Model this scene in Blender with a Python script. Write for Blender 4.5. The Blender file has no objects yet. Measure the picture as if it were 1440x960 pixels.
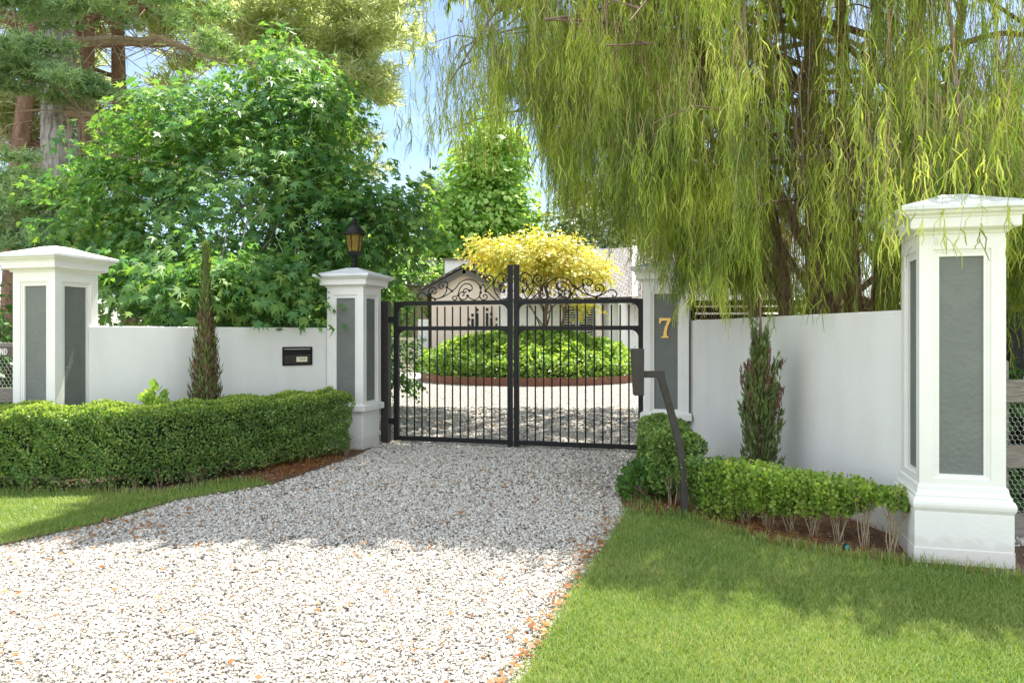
import bpy, bmesh, math, random
import numpy as np
from mathutils import Vector
random.seed(7); rng = np.random.default_rng(7)
C = bpy.context.scene.collection; SC = bpy.context.scene
R = math.radians
# ------------------------------------------------------------------ camera, sky, sun, exposure
EYE = 1.62; FPX = 1050.0; HOR = 472.0
cd = bpy.data.cameras.new('camera'); cam = bpy.data.objects.new('camera', cd); C.objects.link(cam)
cam.location = (0, 0, EYE); cam.rotation_euler = (R(90), 0, 0)
cd.sensor_width = 36; cd.lens = 36*FPX/1440; cd.shift_y = -(480-HOR)/1440
cd.clip_start = .05; cd.clip_end = 2000
SC.camera = cam
SUN_EL = 65.0; SUN_AZ = 25.0          # azimuth measured from +Y towards +X
w = bpy.data.worlds.new('World'); SC.world = w; w.use_nodes = True
nt = w.node_tree; nt.nodes.clear()
out = nt.nodes.new('ShaderNodeOutputWorld'); bg = nt.nodes.new('ShaderNodeBackground')
sky = nt.nodes.new('ShaderNodeTexSky'); sky.sky_type = 'NISHITA'; sky.sun_disc = False
sky.sun_elevation = R(SUN_EL); sky.sun_rotation = R(SUN_AZ); sky.air_density = 1.0; sky.dust_density = .15; sky.ozone_density = 2.0
tc = nt.nodes.new('ShaderNodeTexCoord'); mp = nt.nodes.new('ShaderNodeMapping'); mp.inputs['Scale'].default_value = (1.2, 1.2, 3.6)
nz = nt.nodes.new('ShaderNodeTexNoise'); nz.inputs['Scale'].default_value = 2.2; nz.inputs['Detail'].default_value = 7; nz.inputs['Roughness'].default_value = .62
cr = nt.nodes.new('ShaderNodeValToRGB'); cr.color_ramp.elements[0].position = .36; cr.color_ramp.elements[1].position = .60
cr.color_ramp.elements[1].color = (.95, .95, .95, 1)
mx = nt.nodes.new('ShaderNodeMixRGB'); mx.inputs[2].default_value = (11.7, 12.6, 13.8, 1)      # cloud; its unseen bulk opposite the sun is added to light shaded walls
L = nt.links.new
L(tc.outputs['Generated'], mp.inputs[0]); L(mp.outputs[0], nz.inputs['Vector']); L(nz.outputs['Fac'], cr.inputs[0])
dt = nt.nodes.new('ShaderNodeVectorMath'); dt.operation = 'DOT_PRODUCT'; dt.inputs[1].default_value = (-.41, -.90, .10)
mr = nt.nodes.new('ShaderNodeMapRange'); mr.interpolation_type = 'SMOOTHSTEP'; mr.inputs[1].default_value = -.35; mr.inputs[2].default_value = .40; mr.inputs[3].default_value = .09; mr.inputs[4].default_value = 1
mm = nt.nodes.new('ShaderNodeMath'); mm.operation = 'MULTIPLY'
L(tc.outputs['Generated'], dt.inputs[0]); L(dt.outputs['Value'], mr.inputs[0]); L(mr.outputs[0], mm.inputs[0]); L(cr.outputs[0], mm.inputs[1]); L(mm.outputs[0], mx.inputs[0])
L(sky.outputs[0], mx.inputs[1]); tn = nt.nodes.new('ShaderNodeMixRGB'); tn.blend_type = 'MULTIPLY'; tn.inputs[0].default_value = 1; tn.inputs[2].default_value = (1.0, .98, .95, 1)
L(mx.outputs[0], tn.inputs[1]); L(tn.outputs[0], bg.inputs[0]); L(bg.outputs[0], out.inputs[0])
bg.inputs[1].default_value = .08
sd = bpy.data.lights.new('sun', 'SUN'); sd.energy = 4.4; sd.angle = R(.53); sd.color = (1, .95, .87)
so = bpy.data.objects.new('sun', sd); C.objects.link(so)
sdir = Vector((math.sin(R(SUN_AZ))*math.cos(R(SUN_EL)), math.cos(R(SUN_AZ))*math.cos(R(SUN_EL)), math.sin(R(SUN_EL))))
so.rotation_euler = sdir.to_track_quat('Z', 'Y').to_euler()
SC.view_settings.view_transform = 'Standard'; SC.view_settings.look = 'None'
SC.view_settings.exposure = 1.5; SC.view_settings.gamma = 1
SC.cycles.use_denoising = True; SC.render.filter_size = 1.1; SC.cycles.max_bounces = 8; SC.cycles.transparent_max_bounces = 8

# ------------------------------------------------------------------ helpers
def px(x, y, Y): return np.array(((x-720)/FPX*Y, Y, EYE-(y-HOR)/FPX*Y))
def fast(name, V, F, m, parent=None, smooth=False):
    """V (n,3); F list of (k,j) int arrays -> one mesh object"""
    if not isinstance(F, list): F = [F]
    F = [np.asarray(f, dtype=np.int32) for f in F if len(f)]
    me = bpy.data.meshes.new(name)
    V = np.asarray(V, dtype=np.float32)
    me.vertices.add(len(V)); me.vertices.foreach_set('co', V.ravel())
    loops = np.concatenate([f.ravel() for f in F]); tot = np.concatenate([np.full(len(f), f.shape[1], np.int32) for f in F])
    st = np.concatenate(([0], np.cumsum(tot)[:-1])).astype(np.int32)
    me.loops.add(len(loops)); me.loops.foreach_set('vertex_index', loops)
    me.polygons.add(len(tot)); me.polygons.foreach_set('loop_start', st)
    try: me.polygons.foreach_set('loop_total', tot)
    except Exception: pass
    if smooth: me.polygons.foreach_set('use_smooth', np.ones(len(tot), dtype=bool))
    me.update(calc_edges=True); me.validate()
    o = bpy.data.objects.new(name, me); C.objects.link(o)
    if m: me.materials.append(m)
    if parent: o.parent = parent
    return o
class MB:
    def __init__(s): s.v = []; s.f = []
    def add(s, V, F):
        n = len(s.v); s.v += [tuple(map(float, p)) for p in V]; s.f += [tuple(int(i)+n for i in f) for f in F]; return s
    def box(s, c, d, rz=0., tilt=None):
        x, y, z = d[0]/2, d[1]/2, d[2]/2; cs, sn = math.cos(rz), math.sin(rz)
        P = [(a*x, b*y, g*z) for g in (-1, 1) for a, b in ((-1,-1),(1,-1),(1,1),(-1,1))]
        if tilt: P = [tuple(Vector(p) @ tilt) for p in P]
        P = [(c[0]+p[0]*cs-p[1]*sn, c[1]+p[0]*sn+p[1]*cs, c[2]+p[2]) for p in P]
        return s.add(P, [(3,2,1,0),(4,5,6,7),(0,1,5,4),(1,2,6,5),(2,3,7,6),(3,0,4,7)])
    def prism(s, poly, z0, z1):
        n = len(poly); P = [(x, y, z0) for x, y in poly]+[(x, y, z1) for x, y in poly]
        return s.add(P, [tuple(range(n))[::-1], tuple(range(n, 2*n))]+[(i, (i+1) % n, n+(i+1) % n, n+i) for i in range(n)])
    def lathe(s, prof, n=12, c=(0,0,0), rot=0, square=False):
        if square: n = 4; rot = math.pi/4
        k = math.sqrt(2) if square else 1
        V = []; F = []
        for r, z in prof:
            for i in range(n):
                a = rot+2*math.pi*i/n; V.append((c[0]+r*k*math.cos(a), c[1]+r*k*math.sin(a), c[2]+z))
        for j in range(len(prof)-1):
            for i in range(n): F.append((j*n+i, j*n+(i+1) % n, (j+1)*n+(i+1) % n, (j+1)*n+i))
        F.append(tuple(range(n))[::-1]); F.append(tuple((len(prof)-1)*n+i for i in range(n)))
        return s.add(V, F)
    def tube(s, pts, rad, n=6, flat=None):
        pts = [np.array(p, float) for p in pts]; m = len(pts)
        if not hasattr(rad, '__len__'): rad = [rad]*m
        V = []; F = []; up = np.array((0.13, .21, .97))
        t0 = pts[-1]-pts[0]
        if abs(np.dot(t0/(np.linalg.norm(t0)+1e-9), up)) > .9: up = np.array((.95, .2, .1))
        for i in range(m):
            t = pts[min(i+1, m-1)]-pts[max(i-1, 0)]; t = t/(np.linalg.norm(t)+1e-9)
            a = np.cross(t, up); a /= np.linalg.norm(a)+1e-9; b = np.cross(t, a); up = -b if False else up
            for k in range(n):
                q = 2*math.pi*(k+.5)/n
                V.append(pts[i]+rad[i]*(math.cos(q)*a+math.sin(q)*b))
        for i in range(m-1):
            for k in range(n): F.append((i*n+k, i*n+(k+1) % n, (i+1)*n+(k+1) % n, (i+1)*n+k))
        F.append(tuple(range(n))[::-1]); F.append(tuple((m-1)*n+k for k in range(n)))
        return s.add(V, F)
    def build(s, name, m, parent=None, smooth=False, bevel=0, fix=True):
        me = bpy.data.meshes.new(name); me.from_pydata(s.v, [], s.f)
        if fix:
            bm = bmesh.new(); bm.from_mesh(me); bmesh.ops.recalc_face_normals(bm, faces=bm.faces[:]); bm.to_mesh(me); bm.free()
        if smooth:
            me.polygons.foreach_set('use_smooth', [True]*len(me.polygons))
            try: me.set_sharp_from_angle(angle=R(40))
            except Exception: pass
        o = bpy.data.objects.new(name, me); C.objects.link(o)
        if m: me.materials.append(m)
        if parent: o.parent = parent
        if bevel:
            b = o.modifiers.new('bevel', 'BEVEL'); b.width = bevel; b.segments = 2; b.limit_method = 'ANGLE'; b.angle_limit = R(35)
        return o
def tag(o, label=None, cat=None, group=None, kind=None):
    if label: o['label'] = label
    if cat: o['category'] = cat
    if group: o['group'] = group
    if kind: o['kind'] = kind
    return o
def empty(name, loc, rz=0, label=None, cat=None, group=None):
    o = bpy.data.objects.new(name, None); C.objects.link(o); o.location = loc; o.rotation_euler = (0, 0, rz); o.empty_display_size = .1
    return tag(o, label, cat, group)
def unit(a): return a/(np.linalg.norm(a, axis=-1, keepdims=True)+1e-9)
def frames(fwd, nrm):
    y = unit(fwd); z = nrm-(nrm*y).sum(-1, keepdims=True)*y; z = unit(z); x = np.cross(y, z)
    return np.stack((x, y, z), axis=-1)
def inst(tv, tf, P, M, S):
    """template verts tv (k,3), faces tf (f,j) at P with frames M and scale S"""
    N = len(P); S = np.asarray(S); S = S.reshape(N, 1, 1) if S.ndim == 1 else S[:, None, :]
    V = np.einsum('nij,nkj->nki', M, tv[None]*S)+P[:, None, :]
    F = (np.asarray(tf)[None]+(np.arange(N)*len(tv))[:, None, None]).reshape(-1, np.asarray(tf).shape[1])
    return V.reshape(-1, 3), F
def merge(parts):
    V = []; F = {}; n = 0
    for v, f in parts:
        V.append(v); F.setdefault(f.shape[1], []).append(f+n); n += len(v)
    return np.concatenate(V), [np.concatenate(x) for x in F.values()]
def rnd(n): return unit(rng.normal(size=(n, 3)))
def inpoly(P, poly):
    x, y = P[:, 0], P[:, 1]; ins = np.zeros(len(P), bool); n = len(poly)
    for i in range(n):
        x0, y0 = poly[i]; x1, y1 = poly[(i+1) % n]
        c = ((y0 > y) != (y1 > y)) & (x < (x1-x0)*(y-y0)/((y1-y0) or 1e-9)+x0); ins ^= c
    return ins
LEAF4 = np.array(((0,0,0),(.32,.45,.06),(0,1,0),(-.32,.45,.06))); LEAF4F = [(0,1,2,3)]
def star():
    V = [(0, 0, 0)]
    for k, (a, r) in enumerate(((-100,.52),(-68,.22),(-44,.8),(-20,.3),(0,1.),(20,.3),(44,.8),(68,.22),(100,.52))):
        V.append((r*math.sin(R(a)), .28+.72*r*math.cos(R(a)), -.16*r*r+.05*(k % 2)))
    return np.array(V)
STAR = star(); STARF = [tuple(range(len(STAR)))]
def ribbon(P, W, side):
    """P (N,K,3) polylines, W (N,K) half widths, side (N,3) -> quads strips"""
    N, K, _ = P.shape
    A = P+side[:, None, :]*W[..., None]; B = P-side[:, None, :]*W[..., None]
    V = np.stack((A, B), axis=2).reshape(-1, 3)
    b = (np.arange(N)*K*2)[:, None]+(np.arange(K-1)*2)[None]
    F = np.stack((b, b+1, b+3, b+2), -1).reshape(-1, 4)
    return V, F
# ------------------------------------------------------------------ materials
def newmat(name):
    m = bpy.data.materials.new(name); m.use_nodes = True
    n = m.node_tree; return m, n, n.nodes['Principled BSDF']
def ramp(n, stops):
    r = n.nodes.new('ShaderNodeValToRGB'); e = r.color_ramp.elements
    while len(e) < len(stops): e.new(.5)
    for el, (p, c) in zip(e, stops): el.position = p; el.color = (*c, 1)
    return r
def pmat(name, c1, c2=None, rough=.6, metal=0, scale=4, bump=0, bscale=60, stretch=(1,1,1), spec=.5, detail=6, lo=.35, hi=.7):
    m, n, b = newmat(name); b.inputs['Roughness'].default_value = rough; b.inputs['Metallic'].default_value = metal
    b.inputs['Specular IOR Level'].default_value = spec
    tc = n.nodes.new('ShaderNodeTexCoord'); mp = n.nodes.new('ShaderNodeMapping'); mp.inputs['Scale'].default_value = stretch
    n.links.new(tc.outputs['Object'], mp.inputs[0])
    if c2 is None: b.inputs['Base Color'].default_value = (*c1, 1)
    else:
        t = n.nodes.new('ShaderNodeTexNoise'); t.inputs['Scale'].default_value = scale; t.inputs['Detail'].default_value = detail; t.inputs['Roughness'].default_value = .6
        r = ramp(n, [(lo, c1), (hi, c2)]); n.links.new(mp.outputs[0], t.inputs['Vector']); n.links.new(t.outputs['Fac'], r.inputs[0]); n.links.new(r.outputs[0], b.inputs['Base Color'])
    if bump:
        t = n.nodes.new('ShaderNodeTexNoise'); t.inputs['Scale'].default_value = bscale; t.inputs['Detail'].default_value = 5
        bp = n.nodes.new('ShaderNodeBump'); bp.inputs['Strength'].default_value = bump; bp.inputs['Distance'].default_value = .02
        n.links.new(mp.outputs[0], t.inputs['Vector']); n.links.new(t.outputs['Fac'], bp.inputs['Height']); n.links.new(bp.outputs[0], b.inputs['Normal'])
    return m
def leafmat(name, cols, trans=.4, rough=.45, nscale=.9, tcol=None, spec=.4, nw=0):
    """per-leaf random colour (random per island) plus slow drift of hue through the crown"""
    m, n, b = newmat(name); g = n.nodes.new('ShaderNodeNewGeometry')
    tc = n.nodes.new('ShaderNodeTexCoord'); t = n.nodes.new('ShaderNodeTexNoise'); t.inputs['Scale'].default_value = nscale; t.inputs['Detail'].default_value = 3
    n.links.new(tc.outputs['Object'], t.inputs['Vector'])
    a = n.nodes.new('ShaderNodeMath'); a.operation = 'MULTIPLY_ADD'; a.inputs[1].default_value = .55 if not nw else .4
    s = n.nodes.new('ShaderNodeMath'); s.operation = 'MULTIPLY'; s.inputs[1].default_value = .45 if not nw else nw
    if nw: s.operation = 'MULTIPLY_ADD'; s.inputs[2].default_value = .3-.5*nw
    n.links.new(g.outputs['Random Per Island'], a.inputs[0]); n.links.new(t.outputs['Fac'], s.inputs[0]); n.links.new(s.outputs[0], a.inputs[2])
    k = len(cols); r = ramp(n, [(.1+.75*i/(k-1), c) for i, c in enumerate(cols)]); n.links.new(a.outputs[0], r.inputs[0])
    n.links.new(r.outputs[0], b.inputs['Base Color']); b.inputs['Roughness'].default_value = rough; b.inputs['Specular IOR Level'].default_value = spec
    tr = n.nodes.new('ShaderNodeBsdfTranslucent'); ms = n.nodes.new('ShaderNodeMixShader'); ms.inputs[0].default_value = trans
    mc = n.nodes.new('ShaderNodeMixRGB'); mc.blend_type = 'MULTIPLY'; mc.inputs[0].default_value = 1; mc.inputs[2].default_value = (*(tcol or (1.7, 1.7, .7)), 1)
    n.links.new(r.outputs[0], mc.inputs[1]); n.links.new(mc.outputs[0], tr.inputs[0])
    n.links.new(b.outputs[0], ms.inputs[1]); n.links.new(tr.outputs[0], ms.inputs[2])
    n.links.new(ms.outputs[0], n.nodes['Material Output'].inputs[0])
    return m
M = {}
M['white'] = pmat('white_paint', (.80,.79,.755), (.755,.745,.705), rough=.55, scale=1.3, bump=.12, bscale=35)
def weather(m):
    n = m.node_tree; b = n.nodes['Principled BSDF']; src = b.inputs['Base Color'].links[0].from_socket
    tc = n.nodes.new('ShaderNodeTexCoord'); sp = n.nodes.new('ShaderNodeSeparateXYZ'); n.links.new(tc.outputs['Object'], sp.inputs[0])
    nz = n.nodes.new('ShaderNodeTexNoise'); nz.inputs['Scale'].default_value = 9; nz.inputs['Detail'].default_value = 8; n.links.new(tc.outputs['Object'], nz.inputs['Vector'])
    ma = n.nodes.new('ShaderNodeMath'); ma.operation = 'MULTIPLY_ADD'; ma.inputs[1].default_value = -.3; n.links.new(nz.outputs['Fac'], ma.inputs[0]); n.links.new(sp.outputs['Z'], ma.inputs[2])
    r = ramp(n, [(-.0,(.24,.24,.24)),(.06,(0,0,0))]); n.links.new(ma.outputs[0], r.inputs[0])
    mp = n.nodes.new('ShaderNodeMapping'); mp.inputs['Scale'].default_value = (2.2,2.2,.5); n.links.new(tc.outputs['Object'], mp.inputs[0])
    n2 = n.nodes.new('ShaderNodeTexNoise'); n2.inputs['Scale'].default_value = 2; n2.inputs['Detail'].default_value = 6; n.links.new(mp.outputs[0], n2.inputs['Vector'])
    r2 = ramp(n, [(.3,(.945,.94,.925)),(.65,(1,1,1))]); n.links.new(n2.outputs['Fac'], r2.inputs[0])
    m1 = n.nodes.new('ShaderNodeMixRGB'); m1.blend_type = 'MULTIPLY'; m1.inputs[0].default_value = 1; n.links.new(src, m1.inputs[1]); n.links.new(r2.outputs[0], m1.inputs[2])
    m2 = n.nodes.new('ShaderNodeMixRGB'); m2.inputs[2].default_value = (.42,.36,.28,1); n.links.new(r.outputs[0], m2.inputs[0]); n.links.new(m1.outputs[0], m2.inputs[1]); n.links.new(m2.outputs[0], b.inputs['Base Color'])
weather(M['white'])
M['trim'] = pmat('white_trim_paint', (.80,.785,.745), (.75,.735,.69), rough=.45, scale=3, bump=.05, bscale=30)
M['capstone'] = pmat('cap_paint', (.74,.75,.75), (.62,.63,.62), rough=.5, scale=4, bump=.08, bscale=20)
M['slate'] = pmat('grey_render_panel', (.135,.146,.133), (.165,.176,.158), rough=.6, scale=3.5, detail=12, bump=.5, bscale=30)
M['black'] = pmat('black_powdercoat', (.010,.010,.010), (.016,.015,.014), rough=.5, scale=9, spec=.25)
M['bronze'] = pmat('dark_bronze_coat', (.035,.030,.025), (.05,.043,.036), rough=.5, scale=12, spec=.3)
M['gold'] = pmat('gold_paint', (.72,.42,.10), (.80,.52,.16), rough=.35, metal=.4, scale=20)
M['cream'] = pmat('cream_label', (.75,.72,.52), rough=.5)
M['dark'] = pmat('void_black', (.004,.004,.004), rough=.8)
M['ink'] = pmat('ink', (.1,.09,.06), rough=.6)
M['greywood'] = pmat('weathered_timber', (.30,.27,.23), (.16,.13,.10), rough=.8, scale=6, stretch=(1.5,1.5,14), bump=.4, bscale=14)
M['signwood'] = pmat('sign_timber', (.10,.075,.06), (.14,.11,.09), rough=.7, scale=8, stretch=(1,6,6))
M['wire'] = pmat('galvanised_wire', (.55,.55,.53), rough=.4, metal=.6)
M['corten'] = pmat('rust_steel', (.28,.115,.065), (.18,.08,.05), rough=.8, scale=3, bump=.15)
M['teal'] = pmat('teal_plastic', (.02,.35,.33), rough=.35)
M['barkgrey'] = pmat('grey_bark', (.46,.43,.39), (.15,.13,.12), rough=.9, scale=5, stretch=(3,3,.6), bump=1., bscale=8, lo=.4, hi=.62)
M['barkred'] = pmat('red_bark', (.34,.20,.135), (.15,.09,.065), rough=.9, scale=4, stretch=(2.5,2.5,.7), bump=.8, bscale=8)
M['barkdark'] = pmat('brown_bark', (.27,.18,.12), (.10,.065,.045), rough=.9, scale=5, stretch=(3,3,.5), bump=1., bscale=9)
M['twig'] = pmat('twig_bark', (.42,.33,.22), (.26,.19,.12), rough=.85, scale=12)
M['mulch'] = pmat('mulch_soil', (.075,.045,.03), (.17,.10,.065), rough=.95, scale=9, bump=1., bscale=28, detail=10)
M['housewall'] = pmat('pink_beige_render', (.80,.67,.57), (.76,.62,.52), rough=.75, scale=2)
M['housewhite'] = pmat('white_render', (.78,.77,.73), rough=.7)
M['fascia'] = pmat('taupe_fascia', (.13,.12,.11), rough=.5)
M['window'] = pmat('window_glass', (.03,.035,.04), rough=.1)
M['stone'] = pmat('sandstone_steps', (.50,.46,.38), (.38,.34,.27), rough=.85, scale=5, bump=.3)
M['paving'] = pmat('grey_paving', (.46,.45,.43), (.36,.35,.33), rough=.85, scale=3)
M['amber'], n_, b_ = newmat('amber_glass'); b_.inputs['Base Color'].default_value = (.62,.42,.12,1); b_.inputs['Roughness'].default_value = .25
b_.inputs['Transmission Weight'].default_value = .75; b_.inputs['IOR'].default_value = 1.05
M['steel'] = pmat('dark_steel_edging', (.13,.10,.075), rough=.7)
def shingle():
    m, n, b = newmat('roof_shingles'); b.inputs['Roughness'].default_value = .85
    t = n.nodes.new('ShaderNodeTexBrick'); tc = n.nodes.new('ShaderNodeTexCoord'); n.links.new(tc.outputs['UV'], t.inputs['Vector'])
    t.inputs['Color1'].default_value = (.27,.25,.235,1); t.inputs['Color2'].default_value = (.19,.175,.16,1); t.inputs['Mortar'].default_value = (.06,.05,.045,1)
    t.inputs['Scale'].default_value = 1; t.inputs['Brick Width'].default_value = .32; t.inputs['Row Height'].default_value = .2; t.inputs['Mortar Size'].default_value = .022
    n.links.new(t.outputs[0], b.inputs['Base Color']); return m
M['shingle'] = shingle()
def gravelmat(name, stops, scale=34, island=False):
    m, n, b = newmat(name); b.inputs['Roughness'].default_value = .8
    if island:
        g = n.nodes.new('ShaderNodeNewGeometry'); r = ramp(n, stops); r.color_ramp.interpolation = 'LINEAR'
        tc = n.nodes.new('ShaderNodeTexCoord'); nz = n.nodes.new('ShaderNodeTexNoise'); nz.inputs['Scale'].default_value = 60; nz.inputs['Detail'].default_value = 4
        n.links.new(tc.outputs['Object'], nz.inputs['Vector'])
        r2 = ramp(n, [(.35, (.72,.68,.62)), (.62, (1,1,1))]); n.links.new(nz.outputs['Fac'], r2.inputs[0])
        mx = n.nodes.new('ShaderNodeMixRGB'); mx.blend_type = 'MULTIPLY'; mx.inputs[0].default_value = .8
        n.links.new(g.outputs['Random Per Island'], r.inputs[0]); n.links.new(r.outputs[0], mx.inputs[1]); n.links.new(r2.outputs[0], mx.inputs[2]); n.links.new(mx.outputs[0], b.inputs['Base Color'])
        return m
    tc = n.nodes.new('ShaderNodeTexCoord'); v = n.nodes.new('ShaderNodeTexVoronoi'); v.inputs['Scale'].default_value = scale
    n.links.new(tc.outputs['Object'], v.inputs['Vector']); sep = n.nodes.new('ShaderNodeSeparateColor'); n.links.new(v.outputs['Color'], sep.inputs[0])
    r = ramp(n, stops); n.links.new(sep.outputs[0], r.inputs[0])
    d = ramp(n, [(.25, (1,1,1)), (.62, (.22,.2,.18))]); n.links.new(v.outputs['Distance'], d.inputs[0])
    mx = n.nodes.new('ShaderNodeMixRGB'); mx.blend_type = 'MULTIPLY'; mx.inputs[0].default_value = 1
    n.links.new(r.outputs[0], mx.inputs[1]); n.links.new(d.outputs[0], mx.inputs[2]); n.links.new(mx.outputs[0], b.inputs['Base Color'])
    bp = n.nodes.new('ShaderNodeBump'); bp.invert = True; bp.inputs['Strength'].default_value = 1; bp.inputs['Distance'].default_value = .02
    n.links.new(v.outputs['Distance'], bp.inputs['Height']); n.links.new(bp.outputs[0], b.inputs['Normal'])
    return m
GST = [(0,(.05,.045,.04)),(.06,(.24,.22,.20)),(.16,(.46,.435,.39)),(.45,(.60,.57,.51)),(.86,(.70,.67,.61)),(.955,(.52,.43,.33)),(.99,(.42,.25,.13))]
M['gravel'] = gravelmat('gravel_sheet', GST)
M['gravelbase'] = pmat('gravel_fines', (.44,.40,.335), (.28,.24,.19), rough=.95, scale=30, bump=1., bscale=70)
M['stones'] = gravelmat('quartz_gravel', GST, island=True)
M['soil'] = pmat('far_ground', (.10,.11,.045), (.15,.12,.07), rough=.95, scale=1.5, bump=.5)
M['lawnbase'] = pmat('lawn_thatch', (.16,.21,.05), (.26,.28,.10), rough=.95, scale=6, bump=.6, bscale=60)
M['grass'] = leafmat('grass_blade', [(.085,.175,.04),(.15,.26,.05),(.26,.345,.075),(.44,.42,.17)], trans=.35, nscale=1.1, tcol=(1.5,1.45,.6))
M['box'] = leafmat('box_hedge_leaf', [(.06,.13,.04),(.115,.22,.055),(.20,.31,.075),(.38,.45,.12)], trans=.3, nscale=3)
M['boxlight'] = leafmat('box_plant_leaf', [(.08,.16,.035),(.17,.29,.05),(.29,.42,.08),(.46,.50,.14)], trans=.35, nscale=6)
M['boxtip'] = leafmat('box_sunlit_growth', [(.16,.25,.05),(.30,.40,.07),(.46,.54,.11)], trans=.35, nscale=2)  # new growth, with the sunlit yellow of the hedge top put into its colour
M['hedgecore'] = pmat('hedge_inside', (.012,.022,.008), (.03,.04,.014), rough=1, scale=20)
M['liquid'] = leafmat('star_leaf', [(.05,.145,.06),(.095,.225,.08),(.17,.31,.09),(.29,.40,.11)], trans=.42, rough=.42, nscale=.8, spec=.3)
M['pine'] = leafmat('pine_needle', [(.30,.36,.20),(.43,.49,.27),(.56,.61,.34),(.66,.69,.44)], trans=.6, nscale=.5, tcol=(1.25,1.25,.85))
M['cedar'] = leafmat('cedar_needle', [(.13,.23,.13),(.20,.32,.17),(.30,.42,.19),(.42,.50,.22)], trans=.3, nscale=.5)
M['weep'] = leafmat('weeping_foliage', [(.085,.125,.03),(.175,.255,.042),(.37,.47,.065),(.66,.70,.17)], trans=.4, nscale=1.3, tcol=(1.4,1.35,.55), nw=1.25)  # wide ramp and strong noise paint sunlit and shaded tufts into the leaf colour
M['weepbrown'] = leafmat('hanging_twig', [(.16,.10,.06),(.26,.17,.10),(.34,.25,.13),(.28,.29,.09)], trans=.15, nscale=1)
M['maple'] = leafmat('golden_maple_leaf', [(.66,.42,.11),(.70,.60,.14),(.62,.64,.17),(.42,.53,.13)], trans=.4, nscale=.45, tcol=(1.3,1.2,.5))
M['fargreen'] = leafmat('far_tree_leaf', [(.14,.29,.09),(.24,.41,.11),(.35,.51,.14),(.50,.60,.20)], trans=.4, nscale=.4)
M['farblue'] = leafmat('far_conifer', [(.09,.14,.10),(.14,.20,.13),(.20,.26,.15)], trans=.3, nscale=.4)
M['farpale'] = leafmat('far_pale_tree', [(.14,.19,.09),(.22,.27,.12),(.32,.36,.18)], trans=.35, nscale=.4)
M['shrub'] = leafmat('dark_shrub_leaf', [(.05,.12,.03),(.085,.19,.05),(.15,.27,.06)], trans=.35, nscale=.8)
M['cover'] = leafmat('groundcover_leaf', [(.10,.20,.05),(.18,.31,.065),(.29,.42,.095),(.46,.53,.16)], trans=.4, nscale=.8)
M['cypress'] = leafmat('pencil_cypress', [(.09,.13,.05),(.14,.19,.06),(.22,.27,.07)], trans=.2, nscale=2)
M['cypressdry'] = leafmat('dry_cypress', [(.10,.06,.045),(.17,.10,.07),(.24,.14,.09)], trans=.15, nscale=2)
M['cypressgreen'] = leafmat('dark_cypress', [(.08,.125,.045),(.13,.185,.06),(.22,.27,.08)], trans=.2, nscale=2)
M['litter'] = leafmat('dry_leaf', [(.16,.06,.025),(.32,.13,.04),(.42,.22,.07)], trans=.2)

# ------------------------------------------------------------------ plan
PHI = R(15.5); G = np.array((math.cos(PHI), -math.sin(PHI))); NRM = np.array((-math.sin(PHI), -math.cos(PHI)))
LG = np.array((-2.30, 10.9)); RG = np.array((2.14, 10.29)); LO = np.array((-5.32, 8.72)); BIG = np.array((3.26, 5.55))
LAWN_L = [(-2.58,8.08),(-2.66,8.0),(-3.27,7.3),(-3.57,6.35),(-3.92,5.7),(-4.7,4.6),(-6,3.2),(-16,2.5),(-16,7.6),(-5.3,7.6),(-3.45,7.55),(-3.02,8.25)]
BED_L = [(-2.58,8.08),(-2.28,9.2),(-2.05,10.2),(-2.0,10.9),(-2.3,11.3),(-5.3,8.8),(-16,8.9),(-16,7.6),(-5.3,7.6),(-3.45,7.55),(-3.02,8.25)]
LAWN_R = [(-.75,1.2),(.05,3.49),(.54,5.19),(1.02,6.72),(1.5,6.6),(1.96,5.75),(2.45,5.38),(2.87,5.19),(3.3,4.85),(14,4.7),(14,-3),(-1.5,-3)]
BED_R = [(1.02,6.72),(1.11,7.8),(1.48,9.5),(1.75,10.0),(2.2,10.2),(3.3,5.7),(14,6.2),(14,4.7),(3.3,4.85),(2.87,5.19),(2.45,5.38),(1.96,5.75),(1.5,6.6)]
def dens(poly, step=.25, amp=.03, clip=9):
    o = []
    for i in range(len(poly)):
        a = np.array(poly[i]); b = np.array(poly[(i+1) % len(poly)]); n = max(1, int(np.linalg.norm(b-a)/step)) if max(abs(a[0]), abs(b[0])) < clip else 1
        for k in range(n):
            p = a+(b-a)*k/n; o.append((p[0]+(amp*math.sin(9.1*p[0]+7*p[1])), p[1]+amp*math.sin(8*p[1]-6*p[0])))
    return o
def sheet(name, poly, z, m):
    bm = bmesh.new(); f = bm.faces.new([bm.verts.new((x, y, z)) for x, y in poly]); bmesh.ops.triangulate(bm, faces=[f])
    bmesh.ops.recalc_face_normals(bm, faces=bm.faces[:])
    for f in bm.faces:
        if f.normal.z < 0: f.normal_flip()
    me = bpy.data.meshes.new(name); bm.to_mesh(me); bm.free(); me.materials.append(m)
    o = bpy.data.objects.new(name, me); C.objects.link(o); return tag(o, kind='structure')
sheet('ground', [(-300,-60),(300,-60),(300,500),(-300,500)], -.03, M['soil'])
sheet('gravel_drive', [(-16,-4),(16,-4),(16,12.5),(-16,12.5)], 0, M['gravelbase'])
sheet('forecourt', [(-16,12.5),(16,12.5),(16,36),(-16,36)], 0, M['gravel'])
sheet('lawn', dens(LAWN_L), .014, M['lawnbase']); sheet('lawn', dens(LAWN_R, .12, .045), .014, M['lawnbase'])
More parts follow.
